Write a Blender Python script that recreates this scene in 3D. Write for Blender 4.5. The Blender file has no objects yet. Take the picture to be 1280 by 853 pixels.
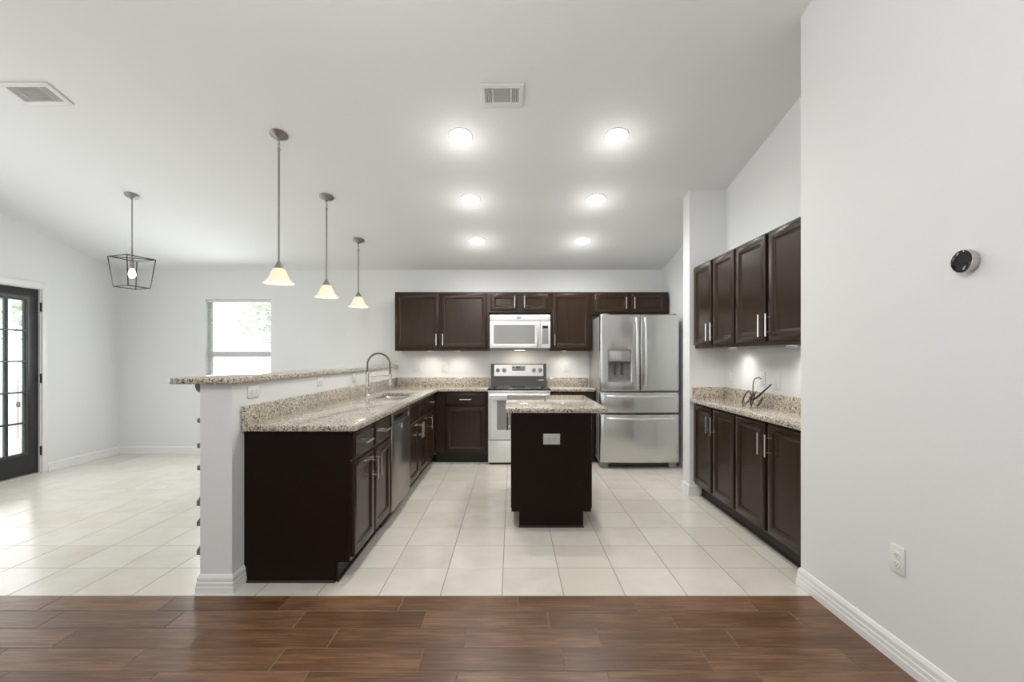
import bpy, bmesh, math, random
from mathutils import Vector, Matrix
PI = math.pi
SC = bpy.context.scene
COL = SC.collection
random.seed(7)

# ------------------------------------------------------------------ camera
cam_d = bpy.data.cameras.new('camera')
cam_d.sensor_width = 36.0
cam_d.lens = 16.0
cam_d.shift_y = 18.5 / 1280
cam_d.clip_start = 0.05
cam = bpy.data.objects.new('camera', cam_d)
cam.location = (0, 0, 1.312)
cam.rotation_euler = (PI / 2, 0, 0)
COL.objects.link(cam)
SC.camera = cam

# ------------------------------------------------------------------ world, exposure
SC.view_settings.view_transform = 'Standard'
SC.view_settings.look = 'None'
SC.view_settings.gamma = 1.0
SC.view_settings.use_curve_mapping = False
SC.view_settings.exposure = 0.0
P_REAR, P_SIDE, P_DOOR, P_DINE, P_LIVING, P_CAN, P_PUCK, P_HOOD, P_SKY, P_PEND, P_LANT = 44, 42, 7.0, 17, 72, 34, 4.0, 1.3, 4.0, 0.6, 1.2
W = bpy.data.worlds.new('sky')
SC.world = W
W.use_nodes = True
wn = W.node_tree
wn.nodes.clear()
w_out = wn.nodes.new('ShaderNodeOutputWorld')
w_bg = wn.nodes.new('ShaderNodeBackground')
w_bg.inputs[0].default_value = (0.93, 0.97, 1.0, 1)
w_bg.inputs[1].default_value = P_SKY
wn.links.new(w_bg.outputs[0], w_out.inputs[0])

def area(name, loc, direction, sx, sy, power, color=(1, 1, 1)):
    d = bpy.data.lights.new(name, 'AREA')
    d.shape = 'RECTANGLE'
    d.size = sx
    d.size_y = sy
    d.energy = power
    d.color = color
    o = bpy.data.objects.new(name, d)
    o.location = loc
    o.rotation_euler = Vector(direction).to_track_quat('-Z', 'Y').to_euler()
    COL.objects.link(o)
    return o
# daylight fill, added where solid walls stand behind and beside the camera, and the living-room ceiling lamp
area('rear_daylight_fill', (-1.4, -4.35, 1.45), (0.05, 1, 0.06), 4.4, 2.1, P_REAR, (0.96, 0.985, 1.0))
area('side_daylight_fill', (-5.1, 2.2, 1.45), (1, -0.02, 0.03), 2.8, 2.0, P_SIDE, (0.98, 0.99, 1.0))
area('daylight_glass_door', (-5.18, 4.67, 1.15), (1, 0, -0.1), 0.6, 1.7, P_DOOR, (0.97, 0.99, 1.0))
area('daylight_dining_window', (-3.66, 6.0, 1.52), (0, -1, -0.1), 0.8, 1.05, P_DINE, (0.97, 0.99, 1.0))
def lamp(name, loc, power, r=0.12, color=(1.0, 0.985, 0.96)):
    d = bpy.data.lights.new(name, 'POINT')
    d.energy = power
    d.shadow_soft_size = r
    d.color = color
    o = bpy.data.objects.new(name, d)
    o.location = loc
    COL.objects.link(o)
    return o
lamp('living_room_lamp', (-0.6, 0.6, 2.7), P_LIVING, 0.16)

def CEIL(y):
    return 2.46 + 0.226 * (6.08 - y) if y >= -0.5 else 2.46 + 0.226 * 6.58 - 0.226 * (-0.5 - y)
TILT = math.atan(0.226)

# ------------------------------------------------------------------ helpers
MATS = {}
def mat(name, color=(0.8, 0.8, 0.8), rough=0.5, metal=0.0, **k):
    m = bpy.data.materials.new(name)
    m.use_nodes = True
    b = m.node_tree.nodes['Principled BSDF']
    b.inputs['Base Color'].default_value = (*color, 1)
    b.inputs['Roughness'].default_value = rough
    b.inputs['Metallic'].default_value = metal
    for kk, v in k.items():
        b.inputs[kk.replace('_', ' ')].default_value = v
    MATS[name] = m
    return m
def N(m, t, **k):
    n = m.node_tree.nodes.new(t)
    for kk, v in k.items():
        if kk.startswith('i_'):
            n.inputs[kk[2:].replace('_', ' ')].default_value = v
        else:
            setattr(n, kk, v)
    return n
def L(m, a, b):
    m.node_tree.links.new(a, b)
def B(m):
    return m.node_tree.nodes['Principled BSDF']
def ramp(m, fac, stops, interp='LINEAR'):
    r = m.node_tree.nodes.new('ShaderNodeValToRGB')
    r.color_ramp.interpolation = interp
    e = r.color_ramp.elements
    while len(e) > 1:
        e.remove(e[-1])
    e[0].position, e[0].color = stops[0][0], (*stops[0][1], 1)
    for p, c in stops[1:]:
        x = e.new(p)
        x.color = (*c, 1)
    L(m, fac, r.inputs[0])
    return r
def coords(m, scale=(1, 1, 1), rnd=False):
    tc = N(m, 'ShaderNodeTexCoord')
    mp = N(m, 'ShaderNodeMapping')
    mp.inputs['Scale'].default_value = scale
    L(m, tc.outputs['Object'], mp.inputs['Vector'])
    if rnd:
        oi = N(m, 'ShaderNodeObjectInfo')
        mu = N(m, 'ShaderNodeMath', operation='MULTIPLY')
        mu.inputs[1].default_value = 37.0
        L(m, oi.outputs['Random'], mu.inputs[0])
        L(m, mu.outputs[0], mp.inputs['Location'])
    return mp.outputs[0]
def bump(m, height, strength, dist):
    b = N(m, 'ShaderNodeBump')
    b.inputs['Strength'].default_value = strength
    b.inputs['Distance'].default_value = dist
    L(m, height, b.inputs['Height'])
    L(m, b.outputs[0], B(m).inputs['Normal'])
def noise(m, vec, scale, detail=4, rough=0.5):
    n = N(m, 'ShaderNodeTexNoise')
    n.inputs['Scale'].default_value = scale
    n.inputs['Detail'].default_value = detail
    n.inputs['Roughness'].default_value = rough
    L(m, vec, n.inputs['Vector'])
    return n.outputs['Fac']

# ------------------------------------------------------------------ materials
def paint(name, col, rough=0.65, s=140, st=0.25):
    m = mat(name, col, rough)
    bump(m, noise(m, coords(m), s, 3), st, 0.0012)
    return m
M_wall = paint('wall_paint', (0.785, 0.797, 0.797))
M_ceil = paint('ceiling_paint', (0.842, 0.858, 0.858), 0.8, 90, 0.2)
M_trim = mat('trim_paint', (0.83, 0.83, 0.82), 0.32)
M_plast = mat('white_plastic', (0.80, 0.80, 0.78), 0.35)
M_slot = mat('dark_slot', (0.06, 0.06, 0.06), 0.6)

M_tile = mat('cream_tile', rough=0.2)
at = N(M_tile, 'ShaderNodeAttribute', attribute_name='rnd')
cv = coords(M_tile)
nz = noise(M_tile, cv, 3.2, 5, 0.6)
ad = N(M_tile, 'ShaderNodeMath', operation='MULTIPLY_ADD')
ad.inputs[1].default_value = 0.55
L(M_tile, at.outputs['Fac'], ad.inputs[0])
L(M_tile, nz, ad.inputs[2])
rp = ramp(M_tile, ad.outputs[0], [(0.3, (0.62, 0.585, 0.51)), (0.75, (0.75, 0.72, 0.65)), (1.0, (0.70, 0.66, 0.58))])
L(M_tile, rp.outputs[0], B(M_tile).inputs['Base Color'])
M_grout = mat('grout', (0.33, 0.30, 0.26), 0.8)

M_plank = mat('wood_plank', rough=0.32)
at = N(M_plank, 'ShaderNodeAttribute', attribute_name='rnd')
tc = N(M_plank, 'ShaderNodeTexCoord')
cmb = N(M_plank, 'ShaderNodeCombineXYZ')
mm = N(M_plank, 'ShaderNodeMath', operation='MULTIPLY')
mm.inputs[1].default_value = 53
L(M_plank, at.outputs['Fac'], mm.inputs[0])
L(M_plank, mm.outputs[0], cmb.inputs[2])
vadd = N(M_plank, 'ShaderNodeVectorMath', operation='ADD')
L(M_plank, tc.outputs['Object'], vadd.inputs[0])
L(M_plank, cmb.outputs[0], vadd.inputs[1])
mp = N(M_plank, 'ShaderNodeMapping')
mp.inputs['Scale'].default_value = (2.0, 55, 1)
L(M_plank, vadd.outputs[0], mp.inputs[0])
g1 = noise(M_plank, mp.outputs[0], 2.2, 8, 0.62)
mp2 = N(M_plank, 'ShaderNodeMapping')
mp2.inputs['Scale'].default_value = (1.5, 5, 1)
L(M_plank, vadd.outputs[0], mp2.inputs[0])
g2 = noise(M_plank, mp2.outputs[0], 2.0, 4)
mx = N(M_plank, 'ShaderNodeMath', operation='MULTIPLY_ADD')
mx.inputs[1].default_value = 0.55
L(M_plank, g2, mx.inputs[0])
L(M_plank, g1, mx.inputs[2])
mx2 = N(M_plank, 'ShaderNodeMath', operation='MULTIPLY_ADD')
mx2.inputs[1].default_value = 0.13
L(M_plank, at.outputs['Fac'], mx2.inputs[0])
L(M_plank, mx.outputs[0], mx2.inputs[2])
rp = ramp(M_plank, mx2.outputs[0], [(0.50, (0.056, 0.026, 0.0125)), (0.82, (0.130, 0.064, 0.031)), (1.1, (0.225, 0.122, 0.066))])
L(M_plank, rp.outputs[0], B(M_plank).inputs['Base Color'])
bump(M_plank, g1, 0.35, 0.002)
B(M_plank).inputs['Specular IOR Level'].default_value = 0.42
M_plank_joint = mat('plank_joint', (0.21, 0.145, 0.105), 0.8)

M_esp = mat('espresso_wood', rough=0.26)
cv = coords(M_esp, (30, 30, 2.0), True)
n1 = noise(M_esp, cv, 1.6, 5, 0.6)
rp = ramp(M_esp, n1, [(0.25, (0.0250, 0.0136, 0.0068)), (0.75, (0.036, 0.0200, 0.0102))])
L(M_esp, rp.outputs[0], B(M_esp).inputs['Base Color'])
bump(M_esp, n1, 0.06, 0.001)
B(M_esp).inputs['Specular IOR Level'].default_value = 0.32
M_espp = mat('espresso_panel', (0.0125, 0.0072, 0.0052), 0.5)
B(M_espp).inputs['Specular IOR Level'].default_value = 0.12
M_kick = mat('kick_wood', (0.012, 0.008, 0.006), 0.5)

def granite(name, warm=1.0):
    m = mat(name, rough=0.05)
    cv = coords(m)
    v1 = N(m, 'ShaderNodeTexVoronoi')
    v1.inputs['Scale'].default_value = 135
    L(m, cv, v1.inputs['Vector'])
    sp = N(m, 'ShaderNodeSeparateColor')
    L(m, v1.outputs['Color'], sp.inputs[0])
    n1 = noise(m, cv, 52, 4, 0.6)
    s = N(m, 'ShaderNodeMath', operation='MULTIPLY_ADD')
    s.inputs[1].default_value = 0.55
    L(m, sp.outputs[0], s.inputs[0])
    L(m, n1, s.inputs[2])
    r = ramp(m, s.outputs[0], [(0.44, (0.035, 0.032, 0.028)), (0.54, (0.13, 0.11, 0.09)), (0.62, (0.36, 0.315, 0.255)),
                               (0.74, (0.60, 0.535, 0.44)), (0.92, (0.72, 0.66, 0.57)), (1.03, (0.28, 0.245, 0.21))])
    L(m, r.outputs[0], B(m).inputs['Base Color'])
    return m
M_gran = granite('speckled_granite')

def steel(name, col, rough=0.28, wav=0.0):
    m = mat(name, col, rough, 1.0)
    if wav:
        bump(m, noise(m, coords(m, (5.5, 5.5, 0.9), True), 1.0, 1), wav, 0.02)
    return m
M_steel = steel('stainless_steel', (0.60, 0.60, 0.59), 0.24, 0.22)
M_steel_l = steel('pale_stainless_steel', (0.80, 0.80, 0.79), 0.34)
M_steel_d = steel('dark_stainless_steel', (0.30, 0.28, 0.265), 0.3, 0.1)
M_nick = mat('brushed_nickel', (0.72, 0.70, 0.67), 0.25, 1.0)
M_chrome = mat('chrome', (0.75, 0.75, 0.75), 0.12, 1.0)
M_fside = mat('grey_appliance_side', (0.40, 0.40, 0.40), 0.4, 0.5)
M_wenamel = mat('silver_white_enamel', (0.80, 0.80, 0.79), 0.28, 0.25)
M_black = mat('black_enamel', (0.02, 0.02, 0.021), 0.12)
M_bglass = mat('black_glass', (0.012, 0.012, 0.013), 0.04)
M_gglass = mat('grey_oven_glass', (0.26, 0.26, 0.25), 0.12)
M_gplast = mat('grey_plastic', (0.30, 0.30, 0.30), 0.4)
M_dplast = mat('dark_grey_plastic', (0.07, 0.07, 0.07), 0.4)
M_rubber = mat('black_rubber', (0.02, 0.02, 0.02), 0.6)
M_pewter = mat('aged_pewter', (0.30, 0.285, 0.27), 0.42, 0.8)
M_iron = mat('black_iron', (0.05, 0.048, 0.045), 0.45, 0.6)
M_doorp = mat('black_door_paint', (0.016, 0.016, 0.017), 0.28)
M_hinge = mat('black_hinge_metal', (0.006, 0.006, 0.006), 0.4)
M_peg = mat('grey_bracket_metal', (0.20, 0.20, 0.19), 0.5, 0.3)
M_blind = mat('white_blind', (0.86, 0.86, 0.86), 0.5)
B(M_blind).inputs['Transmission Weight'].default_value = 0.0
M_vent_d = mat('vent_duct', (0.26, 0.26, 0.255), 0.7)
M_vent_s = mat('vent_slat', (0.66, 0.66, 0.64), 0.5)
M_stick_w = mat('sticker_white', (0.8, 0.76, 0.74), 0.5)
M_stick_r = mat('sticker_red', (0.55, 0.10, 0.09), 0.5)
M_patio = mat('patio_concrete', (0.72, 0.71, 0.69), 0.8)
M_fence = mat('pale_fence', (0.75, 0.76, 0.76), 0.6)
M_leaf = mat('leaf_green', rough=0.6)
nf = noise(M_leaf, coords(M_leaf), 2.0, 4)
rp = ramp(M_leaf, nf, [(0.35, (0.46, 0.51, 0.40)), (0.6, (0.64, 0.69, 0.58)), (0.8, (0.76, 0.80, 0.71))])
L(M_leaf, rp.outputs[0], B(M_leaf).inputs['Base Color'])
M_bark = mat('bark', (0.2, 0.15, 0.11), 0.9)

def emis(name, col, strength):
    m = mat(name, col, 0.5)
    B(m).inputs['Emission Color'].default_value = (*col, 1)
    B(m).inputs['Emission Strength'].default_value = strength
    return m
M_can = emis('downlight_lens', (1.0, 0.985, 0.95), 16)
M_puck = emis('puck_lens', (1.0, 0.95, 0.88), 12)
M_bulb = emis('bulb_glow', (1.0, 0.98, 0.94), 18)
M_shade = emis('frosted_amber_glass', (1.0, 0.85, 0.58), 0.42)
B(M_shade).inputs['Base Color'].default_value = (0.80, 0.72, 0.56, 1)
B(M_shade).inputs['Roughness'].default_value = 0.25
M_mwlamp = emis('cooktop_lamp_lens', (1.0, 0.88, 0.72), 4)

def glassmat():
    m = bpy.data.materials.new('window_glass')
    m.use_nodes = True
    nt = m.node_tree
    nt.nodes.clear()
    o = nt.nodes.new('ShaderNodeOutputMaterial')
    mix = nt.nodes.new('ShaderNodeMixShader')
    t = nt.nodes.new('ShaderNodeBsdfTransparent')
    g = nt.nodes.new('ShaderNodeBsdfGlossy')
    g.inputs['Roughness'].default_value = 0.02
    t.inputs[0].default_value = (0.95, 0.98, 0.96, 1)
    f = nt.nodes.new('ShaderNodeFresnel')
    f.inputs[0].default_value = 1.45
    nt.links.new(f.outputs[0], mix.inputs[0])
    nt.links.new(t.outputs[0], mix.inputs[1])
    nt.links.new(g.outputs[0], mix.inputs[2])
    nt.links.new(mix.outputs[0], o.inputs[0])
    return m
M_glass = glassmat()

# ------------------------------------------------------------------ mesh helpers
def new():
    return bmesh.new()
def box(bm, x0, y0, z0, x1, y1, z1, bev=0.0, seg=2):
    vs = [bm.verts.new((x, y, z)) for x in (x0, x1) for y in (y0, y1) for z in (z0, z1)]
    idx = [(0, 1, 3, 2), (4, 6, 7, 5), (0, 4, 5, 1), (2, 3, 7, 6), (0, 2, 6, 4), (1, 5, 7, 3)]
    fs = [bm.faces.new([vs[i] for i in q]) for q in idx]
    if bev > 0:
        es = list({e for f in fs for e in f.edges})
        bmesh.ops.bevel(bm, geom=es, offset=bev, segments=seg, affect='EDGES', profile=0.5, clamp_overlap=True)
    return bm
def prism(bm, poly, axis, a0, a1):
    """poly: list of 2-D points in the plane across `axis` (x: (y,z), y: (x,z), z: (x,y))"""
    def p(u, v, a):
        return (a, u, v) if axis == 'x' else (u, a, v) if axis == 'y' else (u, v, a)
    A = [bm.verts.new(p(u, v, a0)) for u, v in poly]
    C = [bm.verts.new(p(u, v, a1)) for u, v in poly]
    fs = [bm.faces.new(A), bm.faces.new(C[::-1])]
    n = len(poly)
    for i in range(n):
        fs.append(bm.faces.new((A[i], C[i], C[(i + 1) % n], A[(i + 1) % n])))
    bmesh.ops.recalc_face_normals(bm, faces=fs)
    return fs
def frame_of(d):
    d = d.normalized()
    u = d.cross(Vector((0, 0, 1)))
    if u.length < 1e-4:
        u = Vector((1, 0, 0))
    u.normalize()
    return u, d.cross(u).normalized()
def tube(bm, pts, r, seg=10, closed=False, cap=True):
    pts = [Vector(p) for p in pts]
    n = len(pts)
    rs = r if isinstance(r, (list, tuple)) else [r] * n
    rings = []
    u = None
    for i, p in enumerate(pts):
        if closed:
            d = pts[(i + 1) % n] - pts[i - 1]
        else:
            d = pts[min(i + 1, n - 1)] - pts[max(i - 1, 0)]
        d.normalize()
        if u is None:
            u, v = frame_of(d)
        else:
            u = (u - d * u.dot(d))
            u.normalize()
            v = d.cross(u)
        rings.append([bm.verts.new(p + (u * math.cos(2 * PI * k / seg) + v * math.sin(2 * PI * k / seg)) * rs[i]) for k in range(seg)])
    m = n if closed else n - 1
    fs = []
    for i in range(m):
        a, b = rings[i], rings[(i + 1) % n]
        for k in range(seg):
            fs.append(bm.faces.new((a[k], a[(k + 1) % seg], b[(k + 1) % seg], b[k])))
    if cap and not closed:
        fs.append(bm.faces.new(rings[0][::-1]))
        fs.append(bm.faces.new(rings[-1]))
    bmesh.ops.recalc_face_normals(bm, faces=fs)
    return bm
def lathe(bm, prof, seg=32, c=(0, 0, 0), axis='z', closed=True):
    """prof: (r, h) points; revolved about axis through c"""
    rings = []
    def P(r, h, a):
        x, y = r * math.cos(a), r * math.sin(a)
        q = (x, y, h) if axis == 'z' else (h, x, y) if axis == 'x' else (x, h, y)
        return (q[0] + c[0], q[1] + c[1], q[2] + c[2])
    for r, h in prof:
        if r < 1e-6:
            rings.append([bm.verts.new(P(0, h, 0))])
        else:
            rings.append([bm.verts.new(P(r, h, 2 * PI * k / seg)) for k in range(seg)])
    fs = []
    for a, b in zip(rings[:-1], rings[1:]):
        if len(a) == 1 and len(b) == 1:
            continue
        for k in range(seg):
            k2 = (k + 1) % seg
            if len(a) == 1:
                fs.append(bm.faces.new((a[0], b[k], b[k2])))
            elif len(b) == 1:
                fs.append(bm.faces.new((a[k], b[0], a[k2])))
            else:
                fs.append(bm.faces.new((a[k], b[k], b[k2], a[k2])))
    bmesh.ops.recalc_face_normals(bm, faces=fs)
    return bm
def grid_slab(bm, us, vs, mask, a0, a1, axis, bev=0.0, seg=3, vmap=None):
    """slab of grid cells (mask(i,j) True = solid) with thickness a0..a1 along axis"""
    def p(u, v, a):
        return (a, u, v) if axis == 'x' else (u, a, v) if axis == 'y' else (u, v, a)
    V = {}
    def vert(i, j, a):
        if (i, j, a) not in V:
            v = vs[j]
            if vmap:
                v = vmap(us[i], v)
            V[(i, j, a)] = bm.verts.new(p(us[i], v, (a0, a1)[a]))
        return V[(i, j, a)]
    nu, nv = len(us) - 1, len(vs) - 1
    on = lambda i, j: 0 <= i < nu and 0 <= j < nv and mask(i, j)
    fs = []
    for i in range(nu):
        for j in range(nv):
            if not on(i, j):
                continue
            fs.append(bm.faces.new([vert(i, j, 0), vert(i + 1, j, 0), vert(i + 1, j + 1, 0), vert(i, j + 1, 0)]))
            fs.append(bm.faces.new([vert(i, j, 1), vert(i, j + 1, 1), vert(i + 1, j + 1, 1), vert(i + 1, j, 1)]))
            for (di, dj, A, Bq) in ((-1, 0, (i, j), (i, j + 1)), (1, 0, (i + 1, j + 1), (i + 1, j)), (0, -1, (i + 1, j), (i, j)), (0, 1, (i, j + 1), (i + 1, j + 1))):
                if not on(i + di, j + dj):
                    fs.append(bm.faces.new([vert(*A, 0), vert(*Bq, 0), vert(*Bq, 1), vert(*A, 1)]))
    bmesh.ops.recalc_face_normals(bm, faces=fs)
    if bev:
        es = [e for e in bm.edges if len(e.link_faces) == 2 and e.calc_face_angle(0) > 1.0]
        bmesh.ops.bevel(bm, geom=es, offset=bev, segments=seg, affect='EDGES', profile=0.5, clamp_overlap=True)
    return bm
def obj(name, bm, m, parent=None, loc=(0, 0, 0), rot=(0, 0, 0), smooth=35):
    me = bpy.data.meshes.new(name)
    bmesh.ops.recalc_face_normals(bm, faces=bm.faces)
    bm.to_mesh(me)
    bm.free()
    if smooth:
        me.shade_smooth()
        me.set_sharp_from_angle(angle=math.radians(smooth))
    for q in (m if isinstance(m, (list, tuple)) else [m]):
        me.materials.append(q)
    o = bpy.data.objects.new(name, me)
    o.location = loc
    o.rotation_euler = rot
    COL.objects.link(o)
    if parent:
        o.parent = parent
    return o
def tag(o, label, cat, group=None):
    o['label'] = label
    o['category'] = cat
    if group:
        o['group'] = group
    return o
def thing(name, label, cat, loc=(0, 0, 0), rz=0.0, group=None, rot=None):
    o = bpy.data.objects.new(name, None)
    o.empty_display_size = 0.1
    COL.objects.link(o)
    o.location = loc
    o.rotation_euler = rot if rot else (0, 0, rz)
    return tag(o, label, cat, group)
def struct(name, bm, m, parent=None, smooth=30, loc=(0, 0, 0)):
    o = obj(name, bm, m, parent, loc, smooth=smooth)
    o['kind'] = 'structure'
    return o
def dup(root, loc, label, rz=None):
    r = root.copy()
    COL.objects.link(r)
    r.location = loc
    if rz is not None:
        r.rotation_euler = (0, 0, rz)
    r['label'] = label
    for ch in list(root.children):
        c = ch.copy()
        COL.objects.link(c)
        c.parent = r
        for g in ch.children:
            d = g.copy()
            COL.objects.link(d)
            d.parent = c
    return r

# ------------------------------------------------------------------ room shell
XL, XR, XA, YB, YR = -5.26, 1.65, 2.007, 6.08, -4.5
YC, YS0, YS1, XS = 2.60, 4.27, 4.43, 1.666      # right wall end, stub wall front / back, stub wall tip
YT = 2.488                                       # wood / tile line

# floors: every tile and plank its own chamfered top, one mesh per floor
def tiles_mesh(rects, ztop, cham, depth):
    bm = new()
    lay = bm.verts.layers.float.new('rnd')
    for (x0, y0, x1, y1) in rects:
        r = random.random()
        t = [bm.verts.new(p) for p in ((x0 + cham, y0 + cham, ztop), (x1 - cham, y0 + cham, ztop), (x1 - cham, y1 - cham, ztop), (x0 + cham, y1 - cham, ztop))]
        b = [bm.verts.new(p) for p in ((x0, y0, ztop - depth), (x1, y0, ztop - depth), (x1, y1, ztop - depth), (x0, y1, ztop - depth))]
        for v in t + b:
            v[lay] = r
        bm.faces.new(t)
        for i in range(4):
            bm.faces.new((b[i], b[(i + 1) % 4], t[(i + 1) % 4], t[i]))
    return bm
rects = []
ys = [YT] + [2.812 + 0.3315 * k for k in range(10)] + [YB]
xs0 = [-0.0547 + 0.338 * k for k in range(-16, 8)]
xs = [XL] + [x for x in xs0 if XL + 0.02 < x < XA - 0.02] + [XA]
g = 0.0022
for i in range(len(xs) - 1):
    for j in range(len(ys) - 1):
        rects.append((xs[i] + g, ys[j] + (g if j else 0.0005), xs[i + 1] - g, ys[j + 1] - g))
fl = struct('floor_tile', tiles_mesh(rects, 0, 0.0012, 0.0016), M_tile, smooth=0)
bm = new()
box(bm, XL, YT, -0.05, XA, YB, -0.0012)
struct('grout', bm, M_grout, fl, smooth=0)

rects = []
off = {0: 0.031, 1: 0.18, 2: 0.404, 3: 0.223, 4: 0.394}
PL, RH = 0.619, 0.149
g = 0.0021
for k in range(47):
    y1 = YT - RH * k
    y0 = max(y1 - RH, YR)
    o_ = off.get(k, random.random() * PL)
    x = o_ - PL * 10
    while x < XR:
        a, b = max(x, XL), min(x + PL, XR)
        if b - a > 0.02:
            rects.append((a + g, y0 + g, b - g, y1 - g))
        x += PL
fw = struct('floor_plank', tiles_mesh(rects, 0, 0.0012, 0.0018), M_plank, smooth=0)
bm = new()
box(bm, XL, YR, -0.05, XR, YT, -0.0014)
struct('grout', bm, M_plank_joint, fw, smooth=0)

bm = new()
prof = [(YB + 0.15, CEIL(YB + 0.15)), (-0.5, CEIL(-0.5)), (YR - 0.15, CEIL(YR - 0.15)), (YR - 0.15, CEIL(YR - 0.15) + 0.12), (-0.5, CEIL(-0.5) + 0.12), (YB + 0.15, CEIL(YB + 0.15) + 0.12)]
prism(bm, prof, 'x', XL - 0.15, XA + 0.12)
struct('ceiling', bm, M_ceil, smooth=0)

WX0, WX1, WZ0, WZ1 = -4.105, -3.216, 0.95, 2.07
bm = new()
grid_slab(bm, [XL - 0.15, WX0, WX1, XA + 0.12], [0, WZ0, WZ1, 2.46], lambda i, j: not (i == 1 and j == 1), YB, YB + 0.15, 'y', vmap=None)
struct('wall_back', bm, M_wall, smooth=0)

DY0, DY1, DZ = 4.235, 5.085, 2.065
bm = new()
LY = [YR, -0.72, -0.5, 1.92, DY0, DY1, YB]
grid_slab(bm, LY, [0, 0.15, DZ, 2.35, 99], lambda i, j: not (i == 4 and j < 2), XL - 0.15, XL, 'x',
          vmap=lambda u, v: CEIL(u) if v == 99 else v)
struct('wall_left', bm, M_wall, smooth=0)

def wedge_wall(name, x0, x1, y0, y1, m=M_wall):
    bm = new()
    pts = [(y0, 0), (y1, 0), (y1, CEIL(y1))]
    if y0 < -0.5 < y1:
        pts.append((-0.5, CEIL(-0.5)))
    pts.append((y0, CEIL(y0)))
    prism(bm, pts, 'x', x0, x1)
    return struct(name, bm, m, smooth=0)
wedge_wall('wall_right', XR, XA + 0.12, YR, YC)
wedge_wall('wall_alcove', XA, XA + 0.12, YC, YB)
wedge_wall('wall_stub', XS, XA, YS0, YS1)
bm = new()
grid_slab(bm, [XL - 0.15, -3.65, 0.85, XA + 0.12], [0, 0.35, 2.55, CEIL(YR)], lambda i, j: True, YR - 0.15, YR, 'y')
struct('wall_rear', bm, M_wall, smooth=0)
# low wall that carries the bar
KX0, KX1, KY = -1.727, -1.55, 2.52
bm = new()
box(bm, KX0, KY, 0, KX1, YB, 1.155)
struct('wall_peninsula', bm, M_wall, smooth=0)

# baseboards: one profile swept along the wall line with mitred corners
BP = [(0, 0), (0.017, 0), (0.017, 0.035), (0.0145, 0.040), (0.0145, 0.058), (0.0115, 0.063), (0.0115, 0.084), (0.008, 0.092), (0.004, 0.101), (0, 0.103)]
def baseboard(name, path, side=1):
    bm = new()
    pts = [Vector(p) for p in path]
    n = len(pts)
    rings = []
    for i in range(n):
        ds = []
        if i > 0:
            ds.append((pts[i] - pts[i - 1]).normalized())
        if i < n - 1:
            ds.append((pts[i + 1] - pts[i]).normalized())
        ns = [Vector((-d.y, d.x)) * side for d in ds]
        if len(ns) == 2:
            m_ = (ns[0] + ns[1]).normalized()
            m_ = m_ / m_.dot(ns[0])
        else:
            m_ = ns[0]
        rings.append([bm.verts.new((pts[i].x + m_.x * o_, pts[i].y + m_.y * o_, z)) for o_, z in BP])
    k = len(BP)
    for a, b in zip(rings[:-1], rings[1:]):
        for q in range(k):
            bm.faces.new((a[q], a[(q + 1) % k], b[(q + 1) % k], b[q]))
    bm.faces.new(rings[0])
    bm.faces.new(rings[-1][::-1])
    struct(name, bm, M_trim, smooth=20)
baseboard('baseboard_right', [(XR, YR), (XR, YC), (XR + 0.085, YC)], 1)
baseboard('baseboard_stub', [(XS + 0.09, YS0), (XS, YS0), (XS, YS1), (XA, YS1)], 1)
baseboard('baseboard_peninsula', [(KX1, 2.655), (KX1, KY), (KX0, KY), (KX0, YB)], 1)
baseboard('baseboard_back', [(KX0, YB), (XL, YB), (XL, DY1 + 0.065)], 1)
baseboard('baseboard_alcove', [(XA, YS1), (XA, YB)], 1)
baseboard('baseboard_left', [(XL, DY0 - 0.065), (XL, YR)], 1)

# ------------------------------------------------------------------ glazed door in the left wall
bm = new()
for (y0, y1, z0, z1) in ((DY0 - 0.062, DY0 + 0.012, 0, DZ + 0.06), (DY1 - 0.012, DY1 + 0.062, 0, DZ + 0.06), (DY0 + 0.012, DY1 - 0.012, DZ - 0.012, DZ + 0.06)):
    box(bm, XL - 0.15 if False else XL - 0.14, y0 if y0 > DY0 - 0.01 else DY0, z0, XL, y1 if y1 < DY1 + 0.01 else DY1, min(z1, DZ))
for (y0, y1, z0, z1) in ((DY0 - 0.062, DY0, 0, DZ + 0.062), (DY1, DY1 + 0.062, 0, DZ + 0.062), (DY0, DY1, DZ, DZ + 0.062)):
    box(bm, XL, y0, z0, XL + 0.016, y1, z1, 0.004)
d1 = struct('door_1', bm, M_trim)
d1['label'] = 'white door frame with black glazed door'
y0, y1, z0, z1 = DY0 + 0.014, DY1 - 0.014, 0.018, DZ - 0.016
xd0, xd1 = XL - 0.062, XL - 0.018
gy0, gy1, gz0, gz1 = y0 + 0.115, y1 - 0.115, 0.235, z1 - 0.115
bm = new()
ny, nz_ = 3, 5
def cuts(a, b, n, t):
    out = [a]
    w = (b - a - (n - 1) * t) / n
    for i in range(n):
        out.append(a + i * (w + t) + w)
        if i < n - 1:
            out.append(a + (i + 1) * (w + t))
    return out
grid_slab(bm, [y0, gy0, gy1, y1], [z0, gz0, gz1, z1], lambda i, j: not (i == 1 and j == 1), xd0, xd1, 'x', 0.004, 2)
door = struct('door_panel', bm, M_doorp, d1)
bm = new()
cu, cvv = cuts(gy0 + 0.022, gy1 - 0.022, ny, 0.018), cuts(gz0 + 0.022, gz1 - 0.022, nz_, 0.018)
cu = [gy0 + 0.0005] + cu + [gy1 - 0.0005]
cvv = [gz0 + 0.0005] + cvv + [gz1 - 0.0005]
grid_slab(bm, cu, cvv, lambda i, j: i % 2 == 0 or j % 2 == 0, xd0 + 0.006, xd1 + 0.008, 'x', 0.003, 2)
struct('door_muntins', bm, mat('door_muntin_paint', (0.045, 0.05, 0.048), 0.35), d1)
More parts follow.
